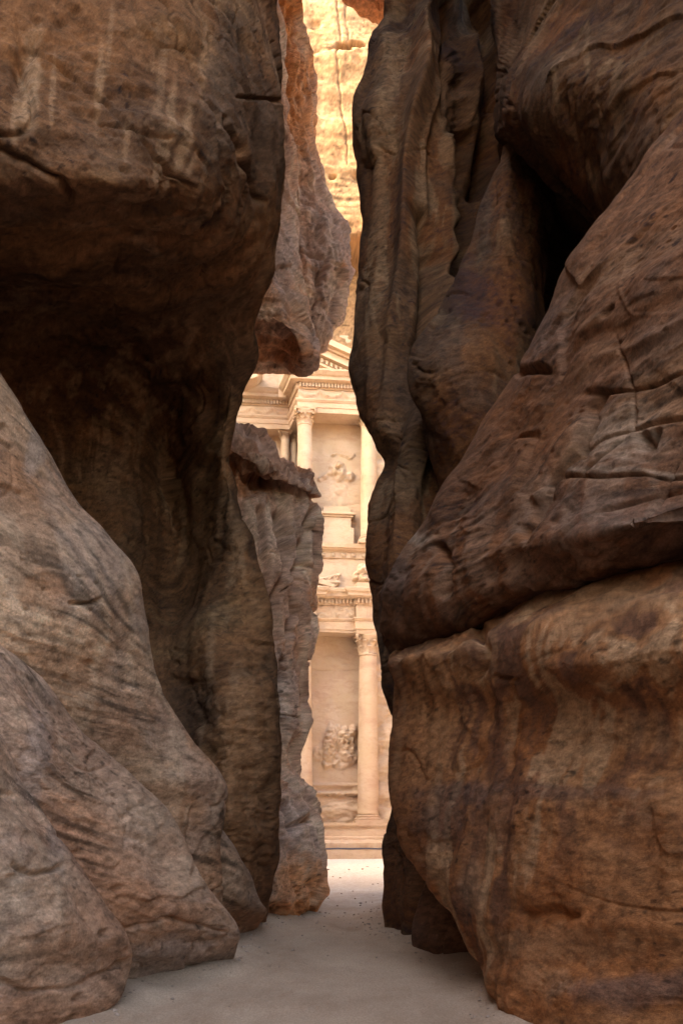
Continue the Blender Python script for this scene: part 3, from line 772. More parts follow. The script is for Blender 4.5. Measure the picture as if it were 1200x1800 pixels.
o = rock("cone_shaped_rock", [
    same(235, (990, 15.6), (930, 15.2), (905, 14.9), (896, 15.0), (888, 15.4)),
    same(290, (980, 15.4), (925, 14.8), (896, 14.5), (885, 14.6), (877, 15.1)),
    same(340, (975, 15.2), (920, 14.4), (884, 14.2), (870, 14.4), (857, 14.9)),
    same(420, (965, 15.0), (912, 14.0), (875, 13.8), (848, 14.0), (828, 14.7)),
    same(500, (960, 14.8), (908, 13.8), (862, 13.6), (820, 13.8), (795, 14.5)),
    same(570, (955, 14.6), (900, 13.6), (842, 13.4), (790, 13.6), (762, 14.4)),
    same(630, (965, 14.5), (892, 13.5), (822, 13.2), (757, 13.5), (722, 14.4)),
    same(685, (965, 14.4), (890, 13.5), (820, 13.2), (757, 13.5), (724, 14.3)),
    same(740, (965, 14.4), (890, 13.5), (825, 13.3), (775, 13.6), (746, 14.3)),
    same(810, (965, 14.4), (895, 13.6), (835, 13.5), (788, 13.8), (758, 14.5)),
    same(870, (965, 14.4), (895, 13.8), (840, 13.8), (795, 14.1), (766, 14.8)),
    same(960, (965, 14.4), (895, 14.0), (830, 14.0), (780, 14.3), (752, 14.9)),
    same(1080, (965, 14.4), (890, 14.0), (820, 14.0), (770, 14.3), (742, 14.9)),
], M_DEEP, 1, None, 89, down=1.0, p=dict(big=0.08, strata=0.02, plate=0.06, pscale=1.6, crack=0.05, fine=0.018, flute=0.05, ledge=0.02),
    blobs=[('patina', 790, 600, 30, 80, 0.5), ('patina', 850, 380, 18, 110, 0.6), ('rust_glow', 880, 560, 40, 120, 0.4)])
tag(o, "tapering cone-shaped rock rising to a sharp tip beside the black hollow", "rock")

o = rock("hollowed_rock", [
    same(-250, (1500, 9.2), (1200, 10.2), (1100, 11.0), (1020, 12.0), (960, 13.0), (905, 14.8), (865, 16.6)),
    same(0, (1500, 9.0), (1200, 10.0), (1100, 10.8), (1020, 11.9), (962, 13.2), (905, 15.0), (860, 16.8)),
    same(70, (1500, 9.0), (1200, 9.9), (1100, 10.6), (1020, 11.4), (965, 12.4), (915, 14.4), (875, 16.6)),
    same(130, (1500, 9.0), (1200, 9.8), (1100, 10.4), (1020, 11.1), (945, 12.0), (908, 13.4), (885, 16.2)),
    same(180, (1500, 9.0), (1200, 9.7), (1100, 10.4), (1025, 11.1), (950, 11.9), (902, 13.0), (888, 16.0)),
    [(1500, 330, 9.1), (1200, 300, 9.8), (1110, 285, 10.5), (1045, 265, 11.2), (968, 240, 12.0), (906, 215, 13.0), (887, 215, 16.1)],
    [(1500, 450, 9.4), (1205, 420, 10.1), (1118, 385, 10.8), (1052, 345, 11.6), (980, 295, 12.5), (912, 245, 13.4), (887, 245, 16.3)],
    [(1500, 480, 10.2), (1205, 455, 11.2), (1116, 425, 12.2), (1050, 388, 13.2), (984, 335, 14.2), (922, 275, 14.8), (888, 275, 16.8)],
    [(1500, 530, 11.6), (1205, 510, 13.0), (1112, 490, 14.8), (1046, 460, 16.2), (982, 410, 17.0), (925, 350, 17.2), (885, 350, 17.6)],
    same(560, (1500, 12.6), (1210, 14.6), (1110, 16.4), (1045, 17.6), (975, 18.0), (915, 18.0), (870, 18.0)),
    same(680, (1500, 12.8), (1210, 15.0), (1110, 16.8), (1040, 17.8), (970, 18.2), (915, 18.2), (870, 18.0)),
    same(900, (1500, 12.8), (1210, 15.0), (1110, 16.8), (1040, 17.8), (970, 18.2), (915, 18.2), (870, 18.0)),
], M_DEEP, 1, None, 97, up=((-1.2, -0.4, 4.0), (-1.2, 0.0, 8.0), (0.5, 0.6, 6.0)), near=((1.2, 3.0), (2.0, 7.0)), down=1.0,
    p=dict(big=0.10, strata=0.03, plate=0.05, pscale=1.6, crack=0.06, fine=0.018, flute=0.04, pit=0.02, tilt=(0.5, 0.1)),
    blobs=[('pale', 975, 160, 6, 60, 0.5), ('pale', 1030, 90, 6, 60, 0.4), ('patina', 950, 130, 60, 40, 0.5), ('patina', 1120, 280, 60, 120, 0.5)])
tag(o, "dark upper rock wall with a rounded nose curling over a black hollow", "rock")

sil5 = [(-250, 700, 19.5), (-60, 688, 19.2), (40, 674, 18.8), (62, 652, 18.4), (120, 640, 18.0), (190, 618, 17.6), (250, 622, 17.5), (300, 632, 17.5), (360, 638, 17.4), (420, 640, 17.3), (500, 632, 17.2), (560, 625, 17.0), (610, 619, 17.0), (660, 617, 16.9), (700, 624, 16.8),
        (755, 640, 16.6), (788, 660, 16.5), (812, 673, 16.4), (850, 664, 16.3), (900, 650, 16.2), (990, 645, 16.0), (1080, 655, 15.8), (1150, 668, 15.6), (1220, 682, 15.4), (1300, 692, 15.3), (1380, 690, 15.2), (1425, 684, 15.2), (1480, 672, 15.3), (1520, 669, 15.3), (1600, 671, 15.3), (1640, 673, 15.4), (1690, 676, 15.5)]
rows5 = []
for y, x, d in sil5:
    rows5.append([(960, y, d + 0.8), (890, y, d + 1.0), (835, y, d + 0.7), (780, y, d - 0.9), (728, y, d - 1.2), (x + 42 if x < 690 else x + 26, y, d - 1.0), (x + 12, y, d - 0.55), (x, y, d)])
def folds(P, px, py, disp, pale, pat, rust_glow):
    ph = (P[..., 0] - 0.16 * P[..., 2] + 0.35 * noise(P * 0.35, 301)) / 0.95
    r = 1 - np.abs(np.sin(math.pi * ph))
    return disp + 0.38 * (r ** 0.8 - 0.4) * sstep(645, 720, px) + 0.10 * (1 - np.abs(np.sin(math.pi * (ph * 2.3 + 0.4)))) * sstep(660, 740, px)
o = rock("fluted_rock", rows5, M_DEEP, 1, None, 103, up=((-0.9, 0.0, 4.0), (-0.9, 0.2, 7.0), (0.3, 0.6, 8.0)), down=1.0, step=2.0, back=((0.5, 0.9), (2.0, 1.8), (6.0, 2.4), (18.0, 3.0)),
    p=dict(big=0.08, strata=0.01, plate=0.06, pscale=2.0, crack=0.05, fine=0.016, flute=0.05, pit=0.03, ledge=0.0, sfine=0.004), feat=folds,
    cracks=[([(790, 0), (800, 140), (815, 300), (810, 420), (800, 480)], 13, 0.45), ([(740, 380), (760, 450), (750, 560), (740, 620)], 14, 0.6), ([(850, 0), (860, 150), (850, 330)], 14, 0.5)],
    blobs=[('rust_glow', 640, 900, 26, 260, 0.5), ('rust_glow', 690, 1580, 50, 90, 0.6), ('pale', 672, 160, 24, 120, 0.25), ('rust_glow', 640, 760, 20, 90, 0.5)])
tag(o, "tall dark fluted rock wall whose edge borders the sunny gap", "rock")

o = rock("squat_rock", [
    same(1480, (900, 12.4), (850, 12.4), (810, 12.5), (780, 12.8), (762, 13.4)),
    same(1540, (900, 12.2), (850, 12.1), (800, 12.2), (767, 12.5), (750, 13.2)),
    same(1600, (900, 12.1), (850, 12.0), (795, 12.0), (752, 12.4), (735, 13.1)),
    same(1640, (900, 12.1), (850, 12.0), (795, 12.0), (750, 12.4), (731, 13.1)),
    same(1668, (900, 12.1), (850, 12.0), (798, 12.0), (757, 12.5), (739, 13.1)),
    same(1690, (900, 12.2), (850, 12.1), (805, 12.2), (770, 12.6), (752, 13.2)),
    same(1740, (900, 12.3), (850, 12.2), (810, 12.3), (778, 12.7), (760, 13.3)),
], M_RIGHT, 1, None, 109, p=dict(big=0.08, fine=0.02), back=((0.3, 0.5), (1.2, 1.2), (3.0, 1.8)), up=((0.8, 0.8, 0.3),))
tag(o, "squat rounded rock foot at path edge, tucked behind the bulging wall", "rock")

o = rock("roof_rock", [
    same(-260, (900, 24.5), (800, 24.5), (700, 24.7), (630, 25.2), (585, 26.0)),
    same(-80, (900, 24.3), (800, 24.3), (705, 24.5), (635, 25.0), (590, 25.8)),
    [(900, -10, 24.3), (800, -10, 24.3), (710, -8, 24.4), (645, -15, 24.8), (604, -10, 25.6)],
    [(900, 20, 25.0), (800, 18, 25.0), (712, 20, 25.0), (655, 12, 25.2), (622, 10, 25.8)],
    [(900, 50, 26.4), (800, 48, 26.4), (712, 46, 26.3), (668, 38, 26.2), (636, 24, 26.4)],
    [(900, 40, 28.0), (800, 38, 28.0), (712, 36, 28.0), (672, 30, 28.0), (640, 16, 28.0)],
], M_FARL, 1, None, 113, bz=1.0, down=0, up=((0.3, 0.2, 5.0),), p=dict(big=0.2, plate=0.2, fine=0.06), blobs=[('rust_glow', 660, 10, 80, 60, 0.8)], back=((0.4, 0.8), (2.0, 1.6), (8.0, 2.2), (18.0, 2.6)))
tag(o, "orange underside of an overhanging rock at the top edge of the bright gap", "rock")

# ------------------------------------------------------------------ cliffs around the open court
def cliff_sheet(name, xs, zs, place, mat, seed, amp=1.0, feat=None, normal=(0, -1, 0), attrs=True):
    A, B = np.meshgrid(xs, zs)
    P = place(A, B)
    N = np.array(normal, dtype=float); N /= np.linalg.norm(N)
    Q = P + 0.8 * np.stack([noise(P * 0.2, seed + 1), noise(P * 0.2, seed + 2), noise(P * 0.2, seed + 3)], -1)
    s = Q[..., 2]
    d = 0.6 * fbm(P * 0.09, 3, seed) + 0.22 * np.tanh(2 * fbm(np.stack([s * 0.55, Q[..., 0] * 0.05, Q[..., 1] * 0.05], -1), 3, seed + 4))
    f1, f2, cid = worley(np.stack([Q[..., 0] * 0.28, Q[..., 1] * 0.28, s * 0.4], -1), seed)
    d += 0.16 * (cid - 0.5) * sstep(0, 0.08, f2 - f1)
    d += 0.10 * fbm(P * 0.9, 5, seed + 7, 0.58)
    f1, f2, cid = worley(P * np.array([0.55, 0.55, 0.75]), seed + 12)
    d -= 0.5 * sstep(0.34, 0.1, f1) * (cid > 0.82)
    d = d * amp
    if feat is not None:
        d = feat(P, d)
    V = P + N * d[..., None]
    idx = np.arange(A.size).reshape(A.shape)
    f = np.stack([idx[:-1, :-1], idx[:-1, 1:], idx[1:, 1:], idx[1:, :-1]], -1).reshape(-1, 4)
    z = np.zeros(A.shape)
    tone = rock_tone(P * 0.35, s * 0.35, Q * 0.35, mat, seed, z, z, z)
    return mesh_obj(name, V.reshape(-1, 3), f, M_ROCK, None, True, dict(tone=tone))

TH = math.radians(6.0)                       # the carved front is turned a little: its right end is farther
D0 = 65.0
U = np.array([math.cos(TH), math.sin(TH), 0.0])
W = np.array([math.sin(TH), -math.cos(TH), 0.0])    # outwards, towards the gorge
O = np.array([0.0, D0, 0.0])

def fp(x, y, w):
    """photo pixel -> (u, z) on the plane w metres in front of the carved front's reference plane"""
    r = unproj(x, y, 1.0) - np.array([0, 0, CAMZ])
    c = np.array([0, 0, CAMZ])
    t = (w - (c - O) @ W) / (r @ W)
    p = c + r * t
    return float((p - O) @ U), float(p[2])

def to_world(A, B, w):
    return O + A[..., None] * U + B[..., None] * np.array([0, 0, 1.0]) + (w[..., None] if np.ndim(w) else w) * W

# cliff over the carved front: the front lies in a shallow alcove under it
def cliff_place(A, B):
    uedge, zedge = fp(640, 425, 1.5)
    ztop = zedge
    half = 14.5
    lo = sstep(ztop + 0.1, ztop - 0.45, B + 0.35 * noise(np.stack([A * 0.4, 0 * A, 0 * A], -1), 5)) * sstep(half + 0.5, half, np.abs(A + 9.5))
    zl = fp(600, 655, 0)[1]
    w = 2.2 - 3.6 * lo - 4.0 * lo * sstep(zl + 0.3, zl - 0.3, B)
    return to_world(A, B, w)
ucr = [(fp(x, y, 2.2)) for x, y in ((590, -10), (598, 60), (597, 90), (590, 100), (596, 160), (599, 190), (608, 235), (611, 290))]
ucr2 = [(fp(x, y, 2.2)) for x, y in ((605, -20), (608, 40), (612, 80))]
hl = [(fp(x, y, 2.2)) for x, y in ((535, 98), (560, 96), (585, 93), (600, 94))]
def cliff_feat(P, d):
    a = (P - O) @ U; b = P[..., 2]
    wob = 0.10 * fbm(np.stack([a * 1.2, b * 1.2, 0 * a], -1), 3, 77)
    low = sstep(41.0, 43.0, b)
    d = d * (0.12 + 0.5 * low)
    for line, wd, dp in ((ucr, 0.05, 0.16), (ucr2, 0.05, 0.14), (hl, 0.06, 0.2)):
        d = d - dp * np.exp(-(seg_dist(a + wob, b - wob, line) / wd) ** 2)
    for x, y, rx, ry in ((601, 88, 14, 8), (625, 84, 18, 6), (612, 92, 8, 5), (584, 312, 7, 3)):
        u0, z0 = fp(x, y, 2.2)
        u1, _ = fp(x + rx, y, 2.2); _, z1 = fp(x, y - ry, 2.2)
        e = np.hypot((a - u0) / (u1 - u0), (b - z0) / (z1 - z0)) + 0.4 * wob
        d = d - 0.9 * sstep(1.1, 0.5, e)
    return d
us = np.unique(np.concatenate([np.linspace(-60, -11, 60), np.linspace(-11, 7, 230), np.linspace(7, 60, 60)]))
zs = np.unique(np.concatenate([np.linspace(-1, 28, 40), np.linspace(28, 68, 340), np.linspace(68, 85, 30)]))
o = cliff_sheet("cliff", us, zs, cliff_place, M_CLIFF, 131, 1.0, cliff_feat, tuple(W))
tag(o, "sunlit golden cliff face rising behind and above the carved temple front", "cliff")

# the two flanks of the court, out of frame, added for the light: the left one keeps the carved front in shade, the right one is sunlit
ys = np.linspace(26, 66, 110)
zl = np.linspace(-1, 60, 150)
o = cliff_sheet("terrain", ys, zl, lambda A, B: np.stack([-24 - 0.06 * B + 0 * A, A, np.minimum(B, 24 + 36 * sstep(46, 52, A) + 0 * B)], -1), M_CLIFF, 137, 1.4, None, (1, 0, 0))
tag(o, kind="structure")
zr = np.linspace(-1, 24, 80)
o = cliff_sheet("terrain", ys, zr, lambda A, B: np.stack([27 + 0.08 * B + 0 * A, A, B], -1), M_CLIFF, 139, 1.4, None, (-1, 0, 0))
tag(o, kind="structure")
# the mass of the mountain behind the gorge walls, facing the court
for nm, x0, x1, sd, lab in (("terrain", -45, -3.8, 141, "mountain face turned to the court behind the left gorge wall"), ("terrain", 2.4, 45, 143, "mountain face turned to the court behind the right gorge wall")):
    o = cliff_sheet(nm, np.linspace(x0, x1, 120), np.linspace(-1, 22, 70), lambda A, B: np.stack([A, 27.5 + 0.05 * B + 0.02 * np.abs(A), B], -1), M_CLIFF, sd, 0.5, None, (0, 1, 0))
    tag(o, kind="structure")
# unseen rock added for the light: left sun block, sky block behind viewer
o = cliff_sheet("terrain", np.linspace(-14, 27.5, 110), np.linspace(-1, 36, 90), lambda A, B: np.stack([-7.5 - 0.03 * B + 0 * A, A, B], -1), M_OVER, 151, 0.5, None, (1, 0, 0))
tag(o, kind="structure")
o = cliff_sheet("terrain", np.linspace(-9, 9, 60), np.linspace(-1, 7, 50), lambda A, B: np.stack([A, -9.0 - 0.10 * B, B], -1), M_OVER, 153, 0.5, None, (0, 1, 0))
tag(o, kind="structure")

# ------------------------------------------------------------------ carved temple front
temple = empty("rock_cut_temple", tuple(O), TH)
tag(temple, "golden carved temple front with columns and broken pediment, seen through the narrow gap", "temple")

def Z(y, w, x=600):
    return fp(x, y, w)[1]
def Ux(x, w, y=1200):
    return fp(x, y, w)[0]
def lv(u, w, z):
    return (u, -w, z)          # front coordinates -> temple local coordinates

def prism(name, poly, w0, w1, parent=temple, mat=M_FAC):
    """polygon in (u, z), extruded from w0 (back) to w1 (front)"""
    n = len(poly)
    v = [lv(u, w0, z) for u, z in poly] + [lv(u, w1, z) for u, z in poly]
    f = [tuple(range(n))[::-1], tuple(range(n, 2 * n))] + [(i, (i + 1) % n, n + (i + 1) % n, n + i) for i in range(n)]
    o = poly_obj(name, v, f, mat, parent)
    fix_normals(o)
    return o

def fix_normals(o):
    import bmesh
    bm = bmesh.new(); bm.from_mesh(o.data)
    bmesh.ops.recalc_face_normals(bm, faces=bm.faces)
    bm.to_mesh(o.data); bm.free()

def box(name, u0, u1, w0, w1, z0, z1, parent=temple, bev=0.0):
    import bmesh
    bm = bmesh.new()
    bmesh.ops.create_cube(bm, size=1)
    for v in bm.verts:
        v.co = Vector(lv((u0 + u1) / 2 + v.co.x * (u1 - u0), (w0 + w1) / 2 - v.co.y * (w1 - w0), (z0 + z1) / 2 + v.co.z * (z1 - z0)))
    if bev:
        bmesh.ops.bevel(bm, geom=bm.edges[:], offset=bev, segments=2, affect='EDGES')
    me = bpy.data.meshes.new(name); bm.to_mesh(me); bm.free()
    me.materials.append(M_FAC)
    return link(bpy.data.objects.new(name, me), parent)

def sweep(name, path, prof, parent=temple, wear=0.02, sub=0.22, seed=1):
    """moulding: profile (outward offset, z) carried along a plan path of (u, w), mitred at its corners; edges worn unevenly"""
    path = [np.array(p, float) for p in path]
    dirs = [(b - a) / np.linalg.norm(b - a) for a, b in zip(path[:-1], path[1:])]
    nrm = [np.array([-d[1], d[0]]) for d in dirs]          # outward (towards +w) when the path runs to +u
    pts, mit = [], []
    for i in range(len(path)):
        if i == 0: m = nrm[0]
        elif i == len(path) - 1: m = nrm[-1]
        else:
            m = nrm[i - 1] + nrm[i]; m = m / (m @ nrm[i])
        pts.append(path[i]); mit.append(m)
        if i < len(path) - 1:
            L = np.linalg.norm(path[i + 1] - path[i]); k = int(L / sub)
            m2 = nrm[i]
            for j in range(1, k):
                pts.append(path[i] + (path[i + 1] - path[i]) * j / k)
                mit.append(m2 if 0 < j < k else m)
    n, q = len(pts), len(prof)
    off = np.array([p[0] for p in prof]); zz = np.array([p[1] for p in prof])
    Pu = np.array(pts)[:, None, :] + np.array(mit)[:, None, :] * off[None, :, None]
    V = np.stack([Pu[..., 0], -Pu[..., 1], np.broadcast_to(zz, (n, q))], -1)
    if wear:
        V = V + wear * np.stack([0 * V[..., 0], fbm(V * 1.7, 3, seed), 0.8 * fbm(V * 1.7, 3, seed + 5)], -1)
        chip = sstep(0.35, 0.7, noise(V * 1.1, seed + 9))[..., None]
        V = V + chip * wear * 2.2 * np.array([0, 1.0, -0.5])
    idx = np.arange(n * q).reshape(n, q)
    f = [tuple(x) for x in np.stack([idx[:-1, :-1], idx[1:, :-1], idx[1:, 1:], idx[:-1, 1:]], -1).reshape(-1, 4)]
    f += [tuple(idx[0]), tuple(idx[-1][::-1])]
    o = poly_obj(name, V.reshape(-1, 3), f, M_FAC, parent)
    fix_normals(o)
    return o

def lathe(name, prof, parent, seg=40, smooth=True, mat=M_FAC, loc=(0, 0, 0), wear=0.0, seed=0):
    """profile of (radius, z) turned about the z axis"""
    q = len(prof)
    a = np.linspace(0, 2 * math.pi, seg, endpoint=False)
    r = np.array([p[0] for p in prof]); z = np.array([p[1] for p in prof])
    V = np.stack([np.cos(a)[:, None] * r, np.sin(a)[:, None] * r, np.broadcast_to(z, (seg, q))], -1)
    if wear:
        d = fbm((V + np.array(loc)) * np.array([1.3, 1.3, 0.7]), 4, seed)
        rr = 1 + wear * d / np.maximum(r, 0.05)
        V[..., 0] *= rr; V[..., 1] *= rr
    idx = np.arange(seg * q).reshape(seg, q)
    nx = np.roll(idx, -1, 0)
    f = [tuple(x) for x in np.stack([idx[:, :-1], nx[:, :-1], nx[:, 1:], idx[:, 1:]], -1).reshape(-1, 4)]
    f += [tuple(idx[:, 0][::-1]), tuple(idx[:, -1])]
    o = poly_obj(name, V.reshape(-1, 3), f, mat, parent, smooth)
    o.location = loc
    return o

def panel(name, u0, u1, z0, z1, w, func=None, step=0.09, parent=temple, seed=3, rough=0.02):
    """carved wall surface; func(px, py, u, z) gives its relief in metres"""
    us = np.linspace(u0, u1, max(3, int((u1 - u0) / step)))
    zs = np.linspace(z0, z1, max(3, int((z1 - z0) / step)))
    A, B = np.meshgrid(us, zs)
    Pw = to_world(A, B, w)
    px, py = proj(Pw)
    h = rough * fbm(np.stack([A * 0.9, B * 0.9, 0 * A], -1), 5, seed, 0.55)
    if func is not None:
        h = h + func(px, py, A, B)
    V = np.stack([A, -(w + h), B], -1)
    idx = np.arange(A.size).reshape(A.shape)
    f = np.stack([idx[:-1, :-1], idx[:-1, 1:], idx[1:, 1:], idx[1:, :-1]], -1).reshape(-1, 4)
    return mesh_obj(name, V.reshape(-1, 3), f, M_FAC, parent, True)

def ell(px, py, cx, cy, rx, ry, h, rot=0.0, pw=0.5):
    c, s = math.cos(rot), math.sin(rot)
    a = ((px - cx) * c + (py - cy) * s) / rx; b = (-(px - cx) * s + (py - cy) * c) / ry
    return h * np.maximum(0, 1 - a * a - b * b) ** pw

def leaves_mesh(r, h):
    """two rings of curled leaves round a capital bell"""
    V, Fc = [], []
    for ring, (n, z0, z1, rr, curl) in enumerate(((8, 0.04, 0.42, 1.02, 0.30), (8, 0.25, 0.70, 1.10, 0.36))):
        for k in range(n):
            a0 = 2 * math.pi * (k + 0.5 * ring) / n
            base = len(V)
            rows = 7
            for i in range(rows):
                t = i / (rows - 1)
                zz = z0 + (z1 - z0) * (t if t < 0.8 else 0.8 + 0.35 * (t - 0.8) - 1.6 * (t - 0.8) ** 2 * 3)
                out = rr + 0.14 * t + 1.35 * curl * max(0, t - 0.4) ** 1.4 * 1.9
                wd = 0.36 * math.sin(math.pi * min(0.93, 0.28 + 0.62 * t)) * (1.0 + 0.25 * math.sin(t * 19))
                for j in (-2, -1, 0, 1, 2):
                    an = a0 + j / 2 * wd
                    ro = (out + (0.07 if j == 0 else 0.0) - 0.05 * abs(j) * 0.5) * r
                    V.append((ro * math.cos(an), ro * math.sin(an), zz * h))
            for i in range(rows - 1):
                for j in range(4):
                    a = base + i * 5 + j
                    Fc.append((a, a + 1, a + 6, a + 5))
    return V, Fc

def volute(name, r, h, ang, parent):
    """corner scroll: a coiled tapering band"""
    V, Fc = [], []
    n, m = 22, 6
    for i in range(n):
        t = i / (n - 1)
        th = -0.5 + t * 7.5
        rad = r * (0.42 * (1 - 0.72 * t))
        cx, cz = r * 1.72, h * 0.74
        ro = cx + rad * math.sin(th); zo = cz + rad * math.cos(th)
        tw = r * (0.15 * (1 - 0.4 * t) + 0.02)
        for j in range(m):
            b = 2 * math.pi * j / m
            rr = ro + 0.55 * tw * math.cos(b); side = 1.5 * tw * math.sin(b)
            V.append((rr * math.cos(ang) - side * math.sin(ang), rr * math.sin(ang) + side * math.cos(ang), zo + 0.5 * tw * math.cos(b)))
    for i in range(n - 1):
        for j in range(m):
            Fc.append((i * m + j, i * m + (j + 1) % m, (i + 1) * m + (j + 1) % m, (i + 1) * m + j))
    return poly_obj(name, V, Fc, M_FAC, parent, True)

def abacus_poly(r):
    pts = []
    for k in range(4):
        a0 = math.pi / 4 + k * math.pi / 2
        for t in (-0.06, 0.06):
            pts.append((2.15 * r * math.cos(a0 + t), 2.15 * r * math.sin(a0 + t)))
        for t in (0.25, 0.5, 0.75):
            a = a0 + t * math.pi / 2
            ro = (2.15 * math.cos(math.pi / 4) + 0.0) / max(0.7071, math.cos((t - 0.5) * math.pi / 2)) - 0.24 * math.sin(math.pi * t)
            pts.append((ro * r, a))
            pts[-1] = (ro * r * math.cos(a), ro * r * math.sin(a))
    return pts

def column(u, w, zb, zs, zc, zt, r, r2, seed, base=True, label=None):
    """zb foot, zs foot of the shaft, zc foot of the capital, zt top"""
    c = empty("column", lv(u, w, 0), 0, temple)
    if label: c["label"] = label
    H = zc - zs
    prof = [(r * 1.04, zs)] + [(r * (1.0 - (1 - r2 / r) * (t ** 1.5)), zs + H * (0.02 + 0.98 * t)) for t in np.linspace(0, 1, 40)]
    lathe("shaft", prof, c, 40, True, M_FAC, (0, 0, 0), 0.02, seed)
    h = zt - zc
    cap = lathe("capital", [(r2 * 1.0, zc - 0.10 * h), (r2 * 1.10, zc - 0.07 * h), (r2 * 1.10, zc - 0.01 * h), (r2 * 0.98, zc), (r2 * 1.0, zc + 0.3 * h), (r2 * 1.14, zc + 0.6 * h), (r2 * 1.52, zc + 0.84 * h), (r2 * 1.52, zc + 0.868 * h)], c, 32)
    V, Fc = leaves_mesh(r2, h)
    lf = poly_obj("leaves", V, Fc, M_FAC, c, True); lf.location = (0, 0, zc)
    lf["kind"] = "stuff"
    for k in range(4):
        vo = volute("volute", r2, h, math.pi / 4 + k * math.pi / 2, c); vo.location = (0, 0, zc)
    ap = abacus_poly(r2); n = len(ap)
    V = [(x, y, zc + 0.87 * h) for x, y in ap] + [(x * 1.04, y * 1.04, zt - 0.003) for x, y in ap]
    Fc = [tuple(range(n))[::-1], tuple(range(n, 2 * n))] + [(i, (i + 1) % n, n + (i + 1) % n, n + i) for i in range(n)]
    ab = poly_obj("abacus", V, Fc, M_FAC, c); fix_normals(ab)
    if base:
        b = zs - zb
        bs = lathe("base", [(r * 1.28, zb + 0.42 * b), (r * 1.33, zb + 0.52 * b), (r * 1.28, zb + 0.64 * b), (r * 1.14, zb + 0.70 * b), (r * 1.12, zb + 0.78 * b), (r * 1.2, zb + 0.84 * b), (r * 1.2, zb + 0.93 * b), (r * 1.05, zs + 0.002)], c, 36)
        pl = box("plinth", -1.36 * r, 1.36 * r, -1.36 * r, 1.36 * r, zb, zb + 0.415 * b, c, 0.02)
    return c

# ---- lower storey
WB = -0.85                      # wall of the bays
XL, XR = -16.0, 9.0             # how far the front goes to either side
uR, uL = Ux(646.5, 0.35), Ux(531, 0.35)
z_plinth = Z(1446, 1.4)
sweep("step", [(XL, 2.2), (XR, 2.2)], [(-3.0, -0.3), (0.02, -0.3), (0.0, 0.30), (-0.04, Z(1494, 2.2)), (-0.3, Z(1493, 2.0)), (-3.0, Z(1493, 2.0))], wear=0.05, seed=3)
sweep("rock_ledge", [(XL, 1.9), (XR, 1.9)], [(-3.0, 0.4), (0.0, 0.4), (0.0, Z(1482, 1.9)), (-0.15, Z(1480, 1.85)), (-0.5, Z(1475.5, 1.4)), (-3.0, Z(1475.5, 1.4))], wear=0.09, seed=5)
zt = z_plinth
sweep("stylobate", [(XL, 1.25), (XR, 1.25)], [(-3.0, Z(1479, 1.3)), (0.18, Z(1479, 1.3)), (0.18, Z(1472, 1.3)), (0.08, Z(1470, 1.3)), (0.06, Z(1460, 1.3)), (0.0, Z(1458, 1.3)), (0.0, Z(1455, 1.3)), (0.10, Z(1453.5, 1.3)), (0.20, Z(1451, 1.3)), (0.22, zt), (-3.0, zt)], wear=0.015, seed=7)
zsh, zca, zto = Z(1433, 0.35), Z(1150, 0.35), Z(1113.5, 0.35)
column(uR, 0.35, z_plinth, zsh, zca, zto, 0.735, 0.62, 11, label="tall lower column standing free beside the gap's right edge")
column(uL, 0.35, z_plinth, zsh, zca, zto, 0.735, 0.62, 12, label="tall lower column mostly hidden behind the ledge-topped rock")

